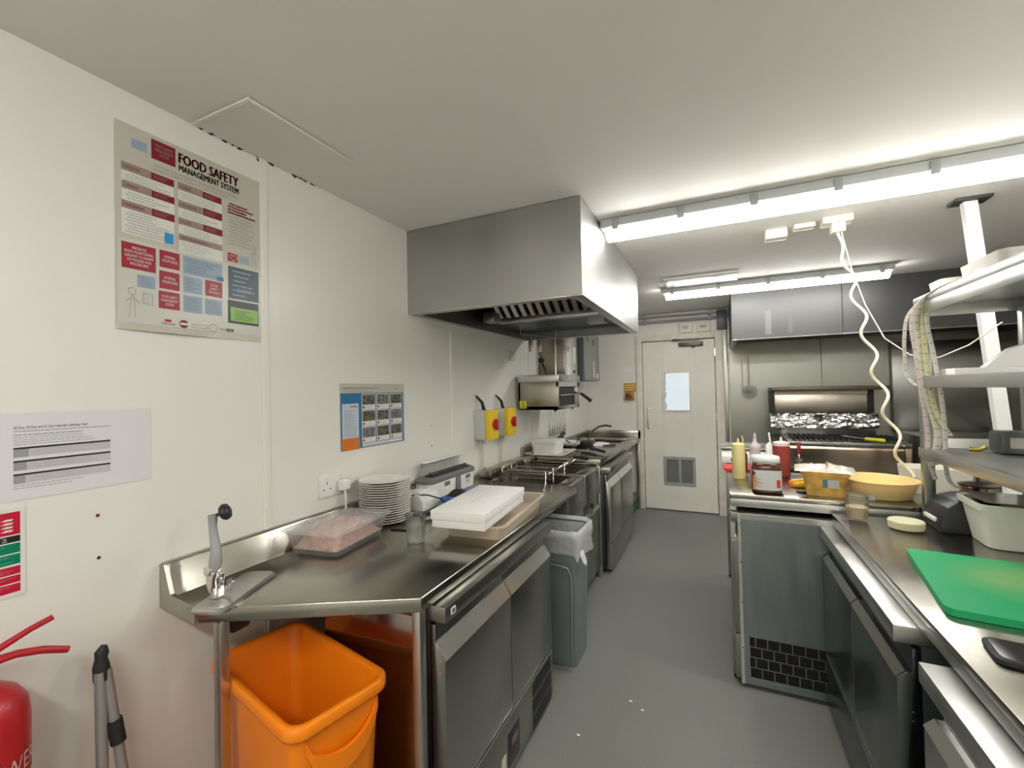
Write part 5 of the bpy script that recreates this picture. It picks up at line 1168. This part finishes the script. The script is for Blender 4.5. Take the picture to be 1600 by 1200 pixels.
# skimmer hanging
skm = empty('wire_skimmer', (.33, 5.6, 1.35), 'round wire skimmer hanging on the steel wall right of the door', 'skimmer')
b = MB(); b.tube([(.335, 5.62, 1.80), (.335, 5.62, 1.50)], .006, steel_lip); b.tube([(.335, 5.62, 1.80), (.335, 5.655, 1.82)], .003, steel_b); b.build('handle', skm)
b = MB(); wm = mat('skimmer_wire', (.30, .30, .29), .4, 1)
b.tube([(.335+.075*math.cos(a), 5.60, 1.43+.075*math.sin(a)) for a in [i*2*PI/28 for i in range(29)]], .003, wm, 5)
for r_ in (.06, .045, .03, .015): b.tube([(.335+r_*math.cos(a), 5.60+.02*(1-r_/.075), 1.43+r_*math.sin(a)) for a in [i*2*PI/20 for i in range(21)]], .0015, wm, 4)
for k in range(8):
    a = k*PI/8; b.tube([(.335+.075*math.cos(a), 5.60, 1.43+.075*math.sin(a)), (.335, 5.62, 1.43), (.335-.075*math.cos(a), 5.60, 1.43-.075*math.sin(a))], .0014, wm, 4)
b.build('wire_bowl', skm, smooth=60)
b = MB(); b.tube([(.27, 5.64, 1.81), (.27, 5.64, 1.45)], .003, steel_lip); T(b.build('steel_skewer'), 'thin steel rod hanging left of the skimmer', 'skewer')

ck = empty('cooker', (1.0, 5.2, 0), 'long stainless cooker against the back wall with a foil splash strip', 'cooker')
cy = 4.92
b = MB(); b.box(.60, 1.50, cy+.01, 5.62, .10, .66, steel_dk, .003); b.build('body', ck)
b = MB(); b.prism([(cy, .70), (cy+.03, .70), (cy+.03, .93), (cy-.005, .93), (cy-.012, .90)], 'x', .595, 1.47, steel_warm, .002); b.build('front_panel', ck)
b = MB(); b.box(1.475, 1.52, cy-.01, cy+.04, .68, .93, mat('copper_tint', (.55, .38, .28), .3, 1), .002); b.build('end_trim', ck)
b = MB(); b.prism([(cy-.02, .925), (5.40, .955), (5.40, .985), (cy-.02, .965)], 'x', .60, 1.52, steel_dk, .003); b.tube([(.68, cy-.03, .945), (1.05, cy-.03, .945)], .005, chrome)
for x in (.70, .86, 1.0, 1.10, 1.46): b.lathe([(.008, 0), (.008, .01)], chrome, (x, cy-.02, .95), 10, rot=Matrix.Rotation(PI/2, 3, 'X'))
b.build('hob_edge', ck)
b = MB()
for k in range(20): b.box(.66+k*.042, .675+k*.042, 4.95, 5.35, .98, 1.0, black_in)
b.build('grate', ck, smooth=0)
b = MB(); b.box(.51, 1.40, 5.40, 5.62, .98, 1.20, steel_dk, .003); b.build('rear_riser', ck)
b = MB(); b.box(.55, 1.34, 5.40, 5.62, 1.20, 1.40, mat('riser_steel', (.46, .42, .36), .3, 1), .003); b.build('heat_shield', ck)
b = MB(); b.box(.52, 1.49, 5.28, 5.62, 1.435, 1.475, mat('dark_brown_steel', (.16, .13, .10), .4, .8), .004); b.box(.52, .55, 5.36, 5.62, 1.20, 1.435, black_in); b.box(1.34, 1.40, 5.42, 5.62, 1.20, 1.435, black_in); b.box(.55, 1.34, 5.38, 5.62, 1.40, 1.436, mat('dusty_steel', (.40, .33, .26), .4, .9)); b.build('high_shelf', ck)  # high shelf slab in one dark brown steel colour
b = MB()
nx, nz = 90, 16; R = random.Random(12); g = []
hf = [[R.uniform(-1, 1) for _ in range(nz+1)] for _ in range(nx+1)]
for i in range(nx+1):
    row = []
    for j in range(nz+1):
        x = .505+.90*i/nx; z = 1.06+.145*j/nz
        y = 5.32+.030*mnoise.noise(Vector((x*9+z*14, z*30-x*6, 0)))+.012*mnoise.noise(Vector((x*40, z*70+x*18, 3)))+.0015*hf[i][j]-.012*math.sin(PI*j/nz)
        row.append(b.bm.verts.new((x+R.uniform(-.003, .003), y, z+(.004*hf[i][0] if j in (0, nz) else 0))))
    g.append(row)
fs = [b.bm.faces.new((g[i][j], g[i+1][j], g[i+1][j+1], g[i][j+1])) for i in range(nx) for j in range(nz)]; b._faces(fs, foil)
b.build('foil_strip', ck, smooth=50)
b = MB(); b.box(.60, 1.52, cy+.03, cy+.06, .60, .70, black_in); b.build('dark_gap', ck)
kn = empty('red_tongs', (.68, 4.88, .78), 'red handled tool hanging on the front of the cooker', 'tongs')
b = MB(); b.box(.67, .70, 4.875, 4.89, .845, .96, mat('red_handle', (.40, .02, .03), .4), .005); b.build('handle', kn)
b = MB(); b.box(.677, .693, 4.878, 4.888, .75, .85, steel_lip, .003); b.lathe([(.014, 0), (.010, -.02), (.004, -.03)], steel_dk, (.685, 4.883, .755), 10); b.tube([(.66, 4.883, .80), (.685, 4.883, .775), (.71, 4.883, .80)], .006, steel_dk); b.build('jaws', kn)
yt = empty('yellow_tongs', (1.25, 4.93, .98), 'yellow handled spatula lying on the cooker edge', 'spatula')
b = MB(); b.tube([(1.19, 4.90, 1.003), (1.33, 4.89, .99)], [.014, .017], mat('yellow_handle', (.70, .62, .03), .4)); b.build('handle', yt)
b = MB(); b.tube([(1.19, 4.90, 1.003), (1.06, 4.95, 1.02), (1.03, 4.98, 1.02)], .006, chrome); b.build('shaft', yt)
# units filling the far right corner
ru = empty('prep_unit', (1.95, 5.2, 0), 'tall stainless unit in the far right corner behind the rack', 'cabinet')
bx('cabinet', ru, (1.62, 2.30, 4.95, 5.64, .08, 1.02), steel_b, .004); bx('splash_panel', ru, (1.60, 2.30, 5.60, 5.64, 1.02, 1.9), steel_dk, .003)
for x in (1.66, 2.26):
    bx('foot', ru, (x-.02, x+.02, 4.98, 5.02, 0, .08), black_g, .002)
    bx('foot', ru, (x-.02, x+.02, 5.56, 5.60, 0, .08), black_g, .002)
b = MB(); b.box(1.50, 1.56, 4.40, 4.46, 0, 1.47, mat('brown_post_paint', (.22, .15, .11), .5), .004); T(b.build('brown_post', smooth=0), 'brown upright post seen behind the rack', 'post')

# debris on the floor
for k, (x, y) in enumerate(((-.41, 2.16), (-.35, 2.12), (-.58, 1.86))):
    b = MB(); b.lathe([(.003, 0), (.006, .003), (.002, .006)], white_p, (x, y, 0), 8, sx=1.4); T(b.build('food_crumb'), ('white crumb on the floor, left of the close pair', 'white crumb on the floor, right of the close pair', 'lone white crumb on the floor near the fridge')[k], 'crumb')
